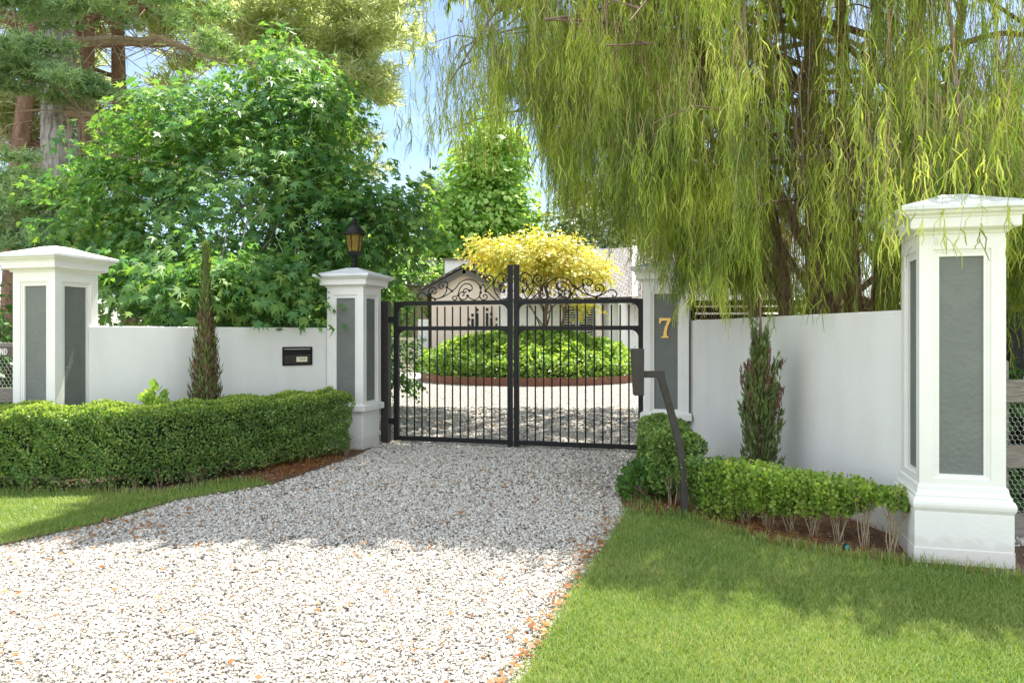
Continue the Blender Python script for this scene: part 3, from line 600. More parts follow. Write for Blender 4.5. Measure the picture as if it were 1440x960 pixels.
# ------------------------------------------------------------------ hedges
def hedge_foliage(path, w_, h, zb, N, size, core=True, jit=.035, seed=0):
    P = np.array(path, float); seg = np.linalg.norm(np.diff(P,axis=0),axis=1); L_ = np.concatenate(([0],np.cumsum(seg)))
    s = rng.uniform(0, L_[-1], N); i = np.clip(np.searchsorted(L_, s)-1, 0, len(P)-2); f = ((s-L_[i])/seg[i])[:,None]
    c = P[i]*(1-f)+P[i+1]*f
    T = np.array([unit(P[min(j+1,len(P)-1)]-P[max(j-1,0)]) for j in range(len(P))]); t = unit(T[i]*(1-f)+T[i+1]*f); nn = np.column_stack((t[:,1], -t[:,0]))
    # perimeter of the cross-section: two sides and the top
    per = 2*(h-zb)+w_; u = rng.uniform(0, per, N); a = np.empty(N); z = np.empty(N); na = np.zeros(N); nz_ = np.zeros(N)
    k = u < h-zb; a[k] = w_/2; z[k] = zb+u[k]; na[k] = 1
    k2 = (u >= h-zb) & (u < h-zb+w_); a[k2] = w_/2-(u[k2]-(h-zb)); z[k2] = h; nz_[k2] = 1
    k3 = u >= h-zb+w_; a[k3] = -w_/2; z[k3] = h-(u[k3]-(h-zb)-w_); na[k3] = -1
    # end caps
    ec = rng.random(N) < (w_*(h-zb)*2)/(per*L_[-1]); e0 = ec & (rng.random(N) < .5); e1 = ec & ~e0
    na[ec] = 0; nz_[ec] = 0; a[ec] = rng.uniform(-w_/2,w_/2,ec.sum()); z[ec] = rng.uniform(zb,h,ec.sum())
    nt_ = np.zeros(N); nt_[e0] = -1; nt_[e1] = 1; c[e0] = P[0]; c[e1] = P[-1]; t[e0] = T[0]; t[e1] = T[-1]; nn = np.column_stack((t[:,1], -t[:,0]))
    rr = .07; top = np.clip((z-(h-rr))/rr, 0, 1); a = a*(1-.13*top**2*(nz_ == 0)); z = z-rr*.6*np.clip((np.abs(a)-(w_/2-rr))/rr,0,1)**2*(nz_ == 1)
    pos = np.column_stack((c+nn*a[:,None], z)); nrm = np.column_stack((nn*na[:,None]+t*nt_[:,None], nz_))
    bump = .028*(np.sin(pos@np.array((7.1,5.3,8.7))+seed)+np.sin(pos@np.array((-9.7,11.9,6.1))))+.02*np.sin(pos@np.array((23,-19,27)))
    dep = np.minimum(rng.exponential(jit,N), .16)
    sparse = np.sin(pos@np.array((5.1,-6.3,9.3))+1.7)*.5+np.sin(pos@np.array((13.1,11.3,-12.3)))*.5
    keep = (rng.random(N) < .95-.3*(sparse > .55)*(nz_ == 0)) & (rng.random(N) < np.clip((z-zb+.05)/.2, .25, 1))
    pos = pos+nrm*(bump-dep)[:,None]; pos, nrm = pos[keep], nrm[keep]; n = len(pos)
    up = np.array((0,0,1.))
    fwd = nrm*.6+up*.45+rnd(n)*.8; nm = nrm*.8+up*.5+rnd(n)*.7
    return inst(LEAF4*np.array((1.25,1,1)), LEAF4F, pos, frames(fwd, nm), size*rng.uniform(.6,1.35,n))
def sweep_core(path, w_, z0, z1):
    P = np.array(path, float); T = np.array([unit(P[min(j+1,len(P)-1)]-P[max(j-1,0)]) for j in range(len(P))]); mb = MB(); V = []; F = []
    for p, t in zip(P, T):
        nn = np.array((t[1], -t[0]))
        for a, z in ((1,z0),(1,z1),(-1,z1),(-1,z0)): q = p+nn*a*w_/2; V.append((q[0],q[1],z))
    for i in range(len(P)-1):
        for j in range(4): F.append((i*4+j, i*4+(j+1)%4, i*4+4+(j+1)%4, i*4+4+j))
    k = len(P)-1; F += [(0,1,2,3), (4*k+3,4*k+2,4*k+1,4*k)]; return mb.add(V, F)
def stems(mb, c, n, h, spread, r=.006):
    for i in range(n):
        a = rng.uniform(0, 2*math.pi); d = np.array((math.cos(a), math.sin(a)))*spread*rng.uniform(.3,1.1)
        b = np.array((c[0]+rng.normal(0,.015), c[1]+rng.normal(0,.015), -.01)); q = np.array((c[0]+d[0], c[1]+d[1], h*rng.uniform(.85,1.15)))
        m_ = b*.45+q*.55; m_[:2] = b[:2]*.6+q[:2]*.4; m_ += rng.normal(0,.012,3); mb.tube([b, (b+m_)/2+rng.normal(0,.006,3), m_, q], [r,r*.9,r*.75,r*.5], 5)
        if rng.random() < .7:
            q2 = q+np.array((*rng.normal(0,.05,2), rng.uniform(-.02,.05))); mb.tube([m_, (m_+q2)/2+rng.normal(0,.01,3), q2], [r*.6,r*.5,r*.35], 4)
HL = [(-2.46,10.3),(-2.80,9.7),(-3.28,8.95),(-3.58,8.45),(-3.85,8.15),(-4.2,7.99),(-4.7,7.97),(-5.6,8.0),(-7.4,8.02)]
e = empty('box_hedge', (HL[4][0],HL[4][1],0), 0, 'long clipped box hedge curving in front of the left wall', 'hedge')
e.location = (0,0,0)
V, F = hedge_foliage(HL, .64, .83, .06, 150000, .027, seed=1); fast('foliage', V, F, M['box'], e)
V, F = hedge_foliage(HL, .62, .845, .76, 26000, .027, jit=.012, seed=1); fast('sunlit_growth', V, F, M['boxtip'], e)  # young leaves on top, coloured brighter to look sunlit
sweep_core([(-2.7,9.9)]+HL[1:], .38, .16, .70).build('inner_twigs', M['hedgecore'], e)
for i in range(26):
    mb = MB()
    f = rng.uniform(0, len(HL)-1.01); i_ = int(f); q = np.array(HL[i_])*(1-f+i_)+np.array(HL[i_+1])*(f-i_); stems(mb, q+rng.normal(0,.12,2), 5, .2, .1, .008); mb.build('stem', M['twig'], e)
HB = [(1.56,7.12),(1.62,7.8),(1.72,8.7)]
e = empty('box_hedge', (0,0,0), 0, 'short taller block of box hedge between intercom post and numbered pillar', 'hedge')
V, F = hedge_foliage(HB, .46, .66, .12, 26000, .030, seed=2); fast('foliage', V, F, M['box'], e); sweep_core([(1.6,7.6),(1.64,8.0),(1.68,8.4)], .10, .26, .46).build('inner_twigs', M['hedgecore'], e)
for q in ((1.5,7.1),(1.6,7.2),(1.45,7.4),(1.7,7.15),(1.55,7.6)): mb = MB(); stems(mb, q, 6, .28, .1); mb.build('stem', M['twig'], e)
# row of separate leggy box plants
A, B = np.array((1.74,6.74)), np.array((2.82,5.56)); tops = [.50,.51,.50,.50,.49,.49,.48,.47,.46]; bots = [.07,.09,.13,.18,.21,.22,.24,.28,.33]
lbl = ['box plant nearest the intercom post, leafy nearly to the ground', 'second box plant from the intercom post in the low hedge', 'third box plant from the intercom post, few stems showing', 'fourth box plant from the intercom post in the low hedge',
 'box plant in the middle of the low hedge, in front of the brown cypress', 'box plant with bare fanned stems, fourth from the largest pillar', 'box plant with drooping yellow green shoots, third from the largest pillar', 'sparse leggy box plant with bare pale stems, second from the largest pillar', 'smallest leggy box plant beside the largest pillar']
for i in range(9):
    f = i/8; c = A*(1-f)+B*f; e = empty('box_plant', (c[0],c[1],0), 0, lbl[i], 'box plant', 'leggy box plants of the low right hedge')
    h, b = tops[i], bots[i]; rx = .225 if i < 7 else .12; e['label'] = lbl[i]
    parts = []; nb_ = 38 if i < 7 else 12
    for q in range(nb_):                       # upright shoots, each a small tuft of leaves
        u = rng.uniform(-1,1,2)*rx*.85; zt = h+rng.uniform(-.05,.03); ln = rng.uniform(.4,1.15)*(h-b)
        if i > 6: u = u*.8; ln = (h-b)*rng.uniform(.5,1)
        n_ = int(70+190*ln); z = zt-ln*rng.random(n_)**.8; r = .045+.02*rng.random(n_); a_ = rng.uniform(0,2*math.pi,n_); o = np.column_stack((np.cos(a_),np.sin(a_),np.zeros(n_)))
        P = np.column_stack((u[0]*(.75+.25*(z-b)/(h-b))+r*o[:,0], u[1]*(.75+.25*(z-b)/(h-b))+r*o[:,1], z))
        parts.append(inst(LEAF4*np.array((1.45,1,1)), LEAF4F, P, frames(o*.6+np.array((0,0,.75))+rnd(n_)*.5, o*.5+np.array((0,0,.8))+rnd(n_)*.5), .031*rng.uniform(.55,1.3,n_)))
    V, F = merge(parts); fast('foliage', V, F, M['boxlight'] if i != 0 else M['box'], e)
    mb = MB(); stems(mb, (0,0), 6, b+.16, rx*.9, .0045); stems(mb, (.03,-.02), 5, b+.12, rx*.8, .0035); mb.build('stems', M['twig'], e, smooth=True)
# broad-leaf clumps by the hedges
def leafy(name, c, rx, h, N, size, m, label, cat, group=None, z0=.02):
    e = empty(name, (c[0],c[1],0), 0, label, cat, group); d = rnd(N); d[:,2] = np.abs(d[:,2]); rad = rng.uniform(.45,1,N)[:,None]**.6
    P = d*rad*np.array((rx,rx,h))+np.array((0,0,z0)); V, F = inst(LEAF4*np.array((1.2,1,1)), LEAF4F, P, frames(d*.9+rnd(N)*.6+np.array((0,0,.2)), d*.4+np.array((0,0,.8))+rnd(N)*.6), size*rng.uniform(.6,1.3,N))
    fast('foliage', V, F, m, e); mb = MB(); stems(mb, (0,0), 7, h*.7, rx*.6, .006); mb.build('stems', M['twig'], e); return e
leafy('ground_plant', (1.32,7.45), .25, .38, 600, .075, M['shrub'], 'low leafy plant at the gravel edge beside the short hedge block', 'plant')
leafy('garden_plant', (-4.12,8.62), .24, 1.0, 900, .11, M['cover'], 'leafy bright green plant poking up behind the long hedge', 'plant')
# ------------------------------------------------------------------ pencil cypresses
def cypress(c, top, prof, N, mats, label, trunk_r=.03, bare=None):
    e = empty('pencil_cypress', (c[0],c[1],0), 0, label, 'cypress', 'struggling pencil cypresses in front of the walls')
    zs, rs = np.array(prof).T; per = []
    for m, frac, zlo, zhi in mats:
        n = int(N*frac); z = rng.uniform(zlo, zhi, n); r = np.interp(z, zs, rs)*np.sqrt(rng.uniform(.12,1,n))*(1+.25*np.sin(z*21+rng.integers(0,5,n)))
        a = rng.uniform(0,2*math.pi,n); P = np.column_stack((r*np.cos(a), r*np.sin(a), z)); o = np.column_stack((np.cos(a),np.sin(a),np.zeros(n)))
        V, F = inst(LEAF4*np.array((.32,1,1)), LEAF4F, P, frames(o*.30+np.array((0,0,1))+rnd(n)*.28, o+rnd(n)*.5), rng.uniform(.05,.12,n)); fast('foliage', V, F, m, e)
    mb = MB(); mb.tube([(0,0,-.02),(.005,0,top*.5),(0,.005,top*.98)], [trunk_r,trunk_r*.7,.006], 7)
    for i in range(90):
        z = rng.uniform(.1, top*.75); a = rng.uniform(0,2*math.pi); r = np.interp(z+.15, zs, rs); mb.tube([(0,0,z),(r*.6*math.cos(a),r*.6*math.sin(a),z+.1),(r*math.cos(a),r*math.sin(a),z+.3)], [.006,.004,.002], 4)
    mb.build('trunk', M['barkred'], e); return e
cypress((-3.76,9.17), 2.72, [(0,.1),(.7,.16),(1.1,.155),(1.5,.11),(1.85,.06),(2.3,.035),(2.74,.012)], 4200, [(M['cypressdry'],.42,.3,1.9),(M['cypress'],.5,.8,2.72),(M['cypressgreen'],.12,.3,1.6)], 'thin pencil cypress, green at its tip, in front of the letterbox wall')
def cypress_plumes(c, label):
    e = empty('pencil_cypress', (c[0],c[1],0), 0, label, 'cypress', 'struggling pencil cypresses in front of the walls'); mb = MB(); mb.tube([(0,0,-.02),(.005,0,1.0),(0,.005,1.98)], [.03,.024,.008], 7)
    G_, D_ = [], []
    for k in range(175):
        a = rng.uniform(0,2*math.pi); r0 = rng.uniform(.01,.08); r1 = rng.uniform(.03,.205); zb = rng.uniform(.08,1.0 if r1 > .1 else 1.35); zt = min(zb+rng.uniform(.25,.55), 1.9-r1*2.2*rng.random()); 
        if zt < zb+.12: continue
        d0 = np.array((math.cos(a),math.sin(a))); n = int(rng.uniform(45,95)); t = rng.random(n); rr = (r0+(r1-r0)*t**.7); wd = .028*(1-.75*t)
        P = np.column_stack((d0[0]*rr+rng.normal(0,1,n)*wd, d0[1]*rr+rng.normal(0,1,n)*wd, zb+(zt-zb)*t)); o = unit(np.column_stack((np.tile(d0*.25,(n,1)), np.ones(n)))+rnd(n)*.3)
        (D_ if rng.random() < .2 else G_).append(inst(LEAF4*np.array((.4,1,1)), LEAF4F, P, frames(o, rnd(n)), rng.uniform(.03,.085,n)))
        mb.tube([(0,0,max(zb-.15,.02)),(d0[0]*r0,d0[1]*r0,zb),(d0[0]*r1*.8,d0[1]*r1*.8,zb*.3+zt*.7)],[.006,.005,.002],4)
    for L_, m in ((G_,'cypressgreen'),(D_,'cypressdry')): V, F = merge(L_); fast('foliage', V, F, M[m], e)
    mb.build('trunk', M['barkred'], e); return e
cypress_plumes((2.44,7.33), 'browning pencil cypress with bare red top in front of the right wall')

# ------------------------------------------------------------------ trees
def branch_tube(mb, p0, p1, r0, r1, sag=0., wob=.1, n=6, sides=6):
    p0, p1 = np.array(p0,float), np.array(p1,float); L_ = np.linalg.norm(p1-p0); P = []
    for k in range(n+1):
        t = k/n; q = p0+(p1-p0)*t; q[2] -= sag*4*t*(1-t)*-1; q += rng.normal(0,wob*L_*.06,3)*(0 < k < n); P.append(q)
    mb.tube(P, list(np.linspace(r0,r1,n+1)), sides); return P
def spray_crown(lobes, nclump, per, size, tv, tf, droop=.25, flat=.45, shell=.45):
    """leaf sprays spread through overlapping lobes (cx,cy,cz,rx,ry,rz,weight)"""
    Ws = np.array([l[6] for l in lobes]); Ws = Ws/Ws.sum(); parts = []; ctr = []
    idx = rng.choice(len(lobes), nclump, p=Ws); Lb = np.array([l[:6] for l in lobes])[idx]
    d = rnd(nclump); rad = (shell+(1-shell)*rng.random(nclump)**.6)[:,None]; cc = Lb[:,:3]+d*rad*Lb[:,3:]
    cidx = np.repeat(np.arange(nclump), per); n = len(cidx); ax = unit(d*np.array((1,1,.5))+rng.normal(0,.35,(nclump,3))-np.array((0,0,droop)))
    sd = unit(np.cross(ax, np.array((0,0,1.)))); sl = (size*rng.uniform(2.2,4.2,nclump))
    u = rng.uniform(-1,1,n); v = rng.uniform(-1,1,n)*(1-.4*np.abs(u)); h = rng.normal(0,.16,n)
    P = cc[cidx]+(ax[cidx]*u[:,None]+sd[cidx]*v[:,None]*.75)*sl[cidx][:,None]; P[:,2] += h*sl[cidx]-.22*np.abs(u)*sl[cidx]
    nm = d[cidx]*.55+np.array((0,0,.65))+rnd(n)*.55; fw = ax[cidx]*.8+sd[cidx]*v[:,None]*.8-np.array((0,0,.45))+rnd(n)*.5
    V, F = inst(tv, tf, P, frames(fw, nm), size*(rng.uniform(.5,1.3,n)[:,None])*np.column_stack((rng.uniform(.65,1.1,n), np.ones(n), rng.uniform(-.8,2.6,n)))); return V, F, cc
def broadleaf(name, base, lobes, nclump, per, size, tv, tf, m, bark, label, cat, tr=.15, group=None, nbr=24, stems_=1, **kw):
    e = empty(name, (base[0],base[1],0), 0, label, cat, group); lo = [(l[0]-base[0],l[1]-base[1],*l[2:]) for l in lobes]
    V, F, cc = spray_crown(lo, nclump, per, size, tv, tf, **kw); fast('crown', V, F, m, e)
    top = max(l[2]+l[5]*.6 for l in lo); mb = MB(); ax = min(lo, key=lambda l: abs(l[0])+abs(l[1]))
    for k in range(stems_):
        o = rng.normal(0,.12*(stems_ > 1),2)*2; tip = (ax[0]*.6+o[0]*3, ax[1]*.6+o[1]*3, top)
        P = branch_tube(mb, (o[0]*.3,o[1]*.3,-.05), tip, tr/(stems_**.5), tr*.12, n=9, sides=8, wob=.25)
        for i in range(nbr//stems_):
            j = rng.integers(3,9); q = cc[rng.integers(len(cc))]
            if np.linalg.norm(q-P[j]) < 4.5*max(1,top/6): branch_tube(mb, P[j], q, tr*.28*(1-j/11), tr*.03, wob=.5)
    mb.build('trunk', bark, e, smooth=True); return e
# star-leaved tree behind the left wall
broadleaf('sweetgum_tree', (-4.3,12.9), [(-4.9,12.7,3.7,2.3,1.7,2.0,5),(-2.75,12.7,3.35,1.15,1.1,1.35,1.6),(-3.7,12.8,5.3,1.15,1.1,1.1,1.5),(-3.9,12.9,6.2,.7,.8,.65,.5),(-6.6,12.6,3.6,1.1,1.2,1.5,1.3),(-3.95,11.5,2.2,1.3,.9,.55,1.1),(-5.4,11.6,2.5,1.3,.9,.7,1.1),(-2.0,12.4,3.7,.7,.8,.8,.5),(-3.85,10.35,2.42,.7,.5,.3,.6),(-3.2,10.95,2.42,.45,.4,.3,.3),(-4.6,10.2,2.5,.7,.5,.3,.3),(-5.6,12.8,5.2,1.0,1.0,.8,1)],
  900, 26, .175, STAR, STARF, M['liquid'], M['barkgrey'], 'large star leaved tree overhanging the letterbox wall', 'tree', tr=.13, nbr=60, stems_=2)
# small leaved trees further back
LF = np.array(((0,0,0),(.42,.5,.08),(0,1,0),(-.42,.5,.08)))
broadleaf('green_tree', (-2.0,47), [(-1.9,47,8.8,3.0,3,4.8,3),(-1.4,47,12.8,2.0,2.2,2.6,1.5),(-4.4,47,6.2,2.2,2.2,3.2,1.2),(.1,47,7,1.6,2,3.2,.8),(-1.6,46,4.6,3.4,2.4,2.2,1)], 1100, 30, .36, LF, LEAF4F, M['fargreen'], M['barkgrey'], 'tall bright green tree rising behind the gabled house', 'tree', tr=.35)
broadleaf('green_tree', (-8.6,40), [(-8.6,40,4.5,2.5,2.5,3.6,2),(-6.2,41,4,2,2,2.5,1)], 520, 26, .30, LF, LEAF4F, M['fargreen'], M['barkgrey'], 'bushy green tree seen between the star leaved tree and the steps', 'tree', tr=.25)
broadleaf('pale_tree', (5.0,46), [(5.0,46,7.6,3.0,3,4.2,2),(8.6,47,6.5,3,3,4,2),(3.2,46,5.6,1.8,2,2.4,1)], 800, 24, .34, LF, LEAF4F, M['farpale'], M['barkgrey'], 'pale grey green tree behind the shingled roof, seen through the weeping strands', 'tree', tr=.3)
broadleaf('golden_maple', (1.5,28.2), [(.5,27.8,4.45,1.7,1.6,.75,2),(2.3,28,4.3,1.5,1.6,.75,1.5),(-.7,27.6,4.8,1.0,1.1,.45,.6),(1.3,28,5.0,1.2,1.3,.6,1),(2.9,27.6,4.0,.8,1.1,.4,.5),(2.6,27,2.75,.8,.6,.16,.2)], 520, 26, .15, LF, LEAF4F, M['maple'], M['barkdark'], 'golden yellow maple spreading above the round garden bed', 'tree', tr=.17, stems_=3, shell=.3)
broadleaf('evergreen_tree', (7.8,10.5), [(7.8,10.5,3.0,2,2,2.4,2),(6.6,9.6,1.6,1.3,1.3,1.5,1.2),(9.5,10.5,3.5,2,2,3,1)], 420, 30, .12, LF, LEAF4F, M['shrub'], M['barkdark'], 'dark leafy evergreen behind the timber rails beside the largest pillar', 'tree', tr=.14)
for c, h, r, lb in (((-7.2,10.6),2.0,1.3,'dark green shrub behind the lettered board and pillar'), ((-9.2,12.0),2.8,1.7,'broad dark shrub behind the rail fence under the pine'), ((-6.0,15.5),2.6,1.8,'dense shrub under the star leaved tree'), ((-3.2,16.5),2.2,1.3,'shrub beside the inner drive behind the lantern pillar'), ((4.9,6.9),1.3,.8,'strappy green plant behind the timber rails')):
    broadleaf('garden_shrub', c, [(c[0],c[1],h*.5,r,r,h*.5,1)], int(130*r), 30, .09, LF, LEAF4F, M['shrub'], M['barkdark'], lb, 'shrub', tr=.05, group='shrubs behind the walls', nbr=10)
# conifers on the left
NEED = np.array(((-.5,0,0),(.5,0,0),(.12,1,0),(-.12,1,0))); NEEDF = [(0,1,2,3)]
def needle_pads(pads, per, L_, wd, m, name, parent, droop=.15, up=.35):
    parts = []
    for cx, cy, cz, rx, ry, rz, k in pads:
        nt = int(per*k); sc_ = rng.normal(0,.55,(max(4,int(9*k)),3))*np.array((1,1,1.15)); o = (sc_[rng.integers(0,len(sc_),nt)]+rng.normal(0,1,(nt,3))*np.array((.22,.22,.16)))*np.array((rx,ry,rz))+np.array((cx,cy,cz)); o[:,2] -= droop*np.hypot((o[:,0]-cx)/rx,(o[:,1]-cy)/ry)*rz
        ax = unit(rng.normal(0,1,(nt,3))*np.array((1,1,.3))+np.array((0,0,up))); nn = 16; i = np.repeat(np.arange(nt), nn); n = len(i)
        u = rng.uniform(0,1,n)[:,None]; P = o[i]+ax[i]*u*L_*2.2; fw = ax[i]*.7+rnd(n)*.75; parts.append(inst(NEED, NEEDF, P, frames(fw, rnd(n)), np.column_stack((np.full(n,wd), L_*rng.uniform(.6,1.2,n), np.ones(n)))))
    V, F = merge(parts); return fast(name, V, F, m, parent)
def twigs(mb, P, n, L_, r=.012):
    for i in range(n):
        j = rng.integers(1, len(P)); q = P[j]; d = rng.normal(0,1,3)*np.array((1,.8,.55)); d = d/np.linalg.norm(d)*L_*rng.uniform(.4,1.2); m_ = q+d*.5+rng.normal(0,.06*L_,3); mb.tube([q, m_, q+d+np.array((0,0,-.12*L_))], [r,r*.7,r*.3], 4)
def cedar():
    b = px(86,472,17.0); e = empty('cedar_tree', (0,0,0), 0, 'tall conifer with thick grey trunk and layered needle pads at the far left', 'tree')
    mb = MB(); T = [(b[0]-.05,17,-.1),(b[0]+.02,17,3),(b[0]-.02,17,6),(b[0]-.05,17,9),(b[0]+.02,17.1,13),(b[0],17.1,19)]; mb.tube(cat(T,4), list(np.linspace(.52,.2,21)), 14)
    ends = [((b[0],17,8.3),(-4.6,16.2,7.2),.13),((b[0],17,7.2),(-5.2,15.8,5.6),.12),((b[0],17,8.9),(-13.2,16,9.2),.12),((b[0],17,7.9),(-13.5,15.6,7.4),.14),((b[0],17,5.1),(-13,16,6.0),.14),((b[0],17,4.8),(-6.9,16,4.75),.09),((b[0],17,3.6),(-13,15.4,3.3),.12),((b[0],17,6.6),(-7.4,15,5.4),.08),((b[0],17,10.2),(-4.2,15.2,10.2),.14),((b[0],17,4.2),(-8,14.5,3.4),.07),((b[0],17,9.5),(-6.5,13.6,9.6),.1)]
    for p0, p1, r in ends:
        bt = MB(); P = branch_tube(bt, p0, p1, r, .02, sag=.35, wob=.16, n=9, sides=7); twigs(bt, P, 60, 1.5, .016); twigs(bt, P, 60, .8, .009); bt.build('branch', M['twig'], e)
    mb.build('trunk', M['barkgrey'], e, smooth=True)
    Y = 15.6
    pads = []
    for x, y, rx, rz, k, yy in ((55,85,1.0,.4,1.5,15.2),(20,110,.8,.4,.8,15.3),(110,115,.5,.25,.6,15),(40,280,1.0,.35,1.2,14.6),(90,285,.8,.3,.9,14.6),(25,335,1.0,.4,1.0,14.4),(110,330,.7,.35,.8,14.4),(60,250,.7,.25,.6,14.8),(175,150,.5,.3,.5,15),(30,15,.9,.3,.8,15.4),(150,5,1.0,.3,.9,15.4),(250,8,.8,.25,.5,15.4),(320,60,.8,.3,.5,15)):
        q = px(x, y, yy); pads.append((q[0],q[1],q[2],rx,.8,rz*.62,k))
    needle_pads(pads, 330, .12, .030, M['cedar'], 'crown', e)
    hi = [(b[0]+rng.normal(0,2.6),17+rng.normal(0,2.4),z,1.9,1.9,.5,1) for z in np.linspace(11,19,12)]
    needle_pads(hi, 300, .2, .05, M['cedar'], 'crown', e)
cedar()
def redpines():
    for k, (xs, Y, lb, tone) in enumerate((((10,30,60), 20.5, 'red barked pine with leaning stems behind the grey trunk, at the far left', 0), ((118,120,126), 21.5, 'red barked pine stem just right of the thick grey trunk', 0), ((190,170,165), 22.5, 'red barked forked pine between grey trunk and star leaved tree', 0))):
        e = empty('red_pine', (0,0,0), 0, lb, 'tree', 'red barked pines at the left'); mb = MB(); q = [px(x, y, Y) for x, y in zip(xs, (470,200,-60))]; q[0][2] = -.1
        top = q[2]+np.array((0,0,6)); P = cat([q[0], q[1], q[2], top], 6); mb.tube(P, list(np.linspace(.30,.08,len(P))), 9)
        for i in range(24):
            bt = MB(); j = rng.integers(5, len(P)-1); d = np.array((rng.normal(0,1.6),rng.normal(0,1.2),rng.normal(.6,.5))); B_ = branch_tube(mb, P[j], P[j]+d*1.4, .085, .02, wob=.3, n=7); twigs(bt, B_, 44, 1.2, .015); bt.build('branch', M['barkred'], e)
        mb.build('trunk', M['barkred'], e, smooth=True)
        pads = []
        if k == 2:
            for x, y, rx, rz, w_ in ((420,30,1.7,.7,1.6),(480,45,1.3,.7,1.4),(510,20,.9,.8,1.2),(470,110,1.2,.6,1.3),(400,90,1.1,.5,1),(510,130,.7,.4,.6),(350,40,1.1,.5,.8),(470,180,1.0,.6,.8),(440,240,1.2,.7,.9),(300,20,1.1,.4,.6),(525,70,.5,.3,.3)):
                c = px(x, y, Y-1.5); pads.append((c[0],c[1],c[2],rx,1.4,rz,w_))
            for a_, b_ in (((190,60),(430,35)),((180,120),(470,110)),((170,20),(500,25)),((185,170),(440,235))):
                branch_tube(mb, px(*a_,Y), px(*b_,Y-1.4), .1, .03, wob=.4)
        if k == 1:
            for i in range(22): c = px(rng.uniform(95,360), rng.uniform(-10,250), Y+rng.uniform(.5,2.5)); pads.append((c[0],c[1],c[2],.9,.8,.35,.42))
        if k == 0:
            for i in range(12): c = px(rng.uniform(-20,110), rng.uniform(20,400), Y+rng.uniform(.5,2.5)); pads.append((c[0],c[1],c[2],.9,.8,.35,.4))
        for i in range(6): pads.append((top[0]+rng.normal(0,2),Y+rng.normal(0,1.8),rng.uniform(11.5,17),1.8,1.8,.7,.5))
        needle_pads(pads, 250, .28, .046, M['pine'], 'crown', e, up=.5)
redpines()
# spare blue conifer in the gap
e = empty('blue_conifer', (0,0,0), 0, 'sparse blue grey conifer left of the tall bright green tree', 'tree'); b = px(605,470,52); mb = MB(); mb.tube([(b[0],52,-.1),(b[0],52,14)], [.3,.05], 7); mb.build('trunk', M['barkgrey'], e)
pads = [(b[0]+rng.normal(0,1.0),52+rng.normal(0,.8),z,2.2*(1-z/17),1.6,.35,1.) for z in np.linspace(2.5,12,16)]
needle_pads(pads, 90, .35, .05, M['farblue'], 'crown', e)

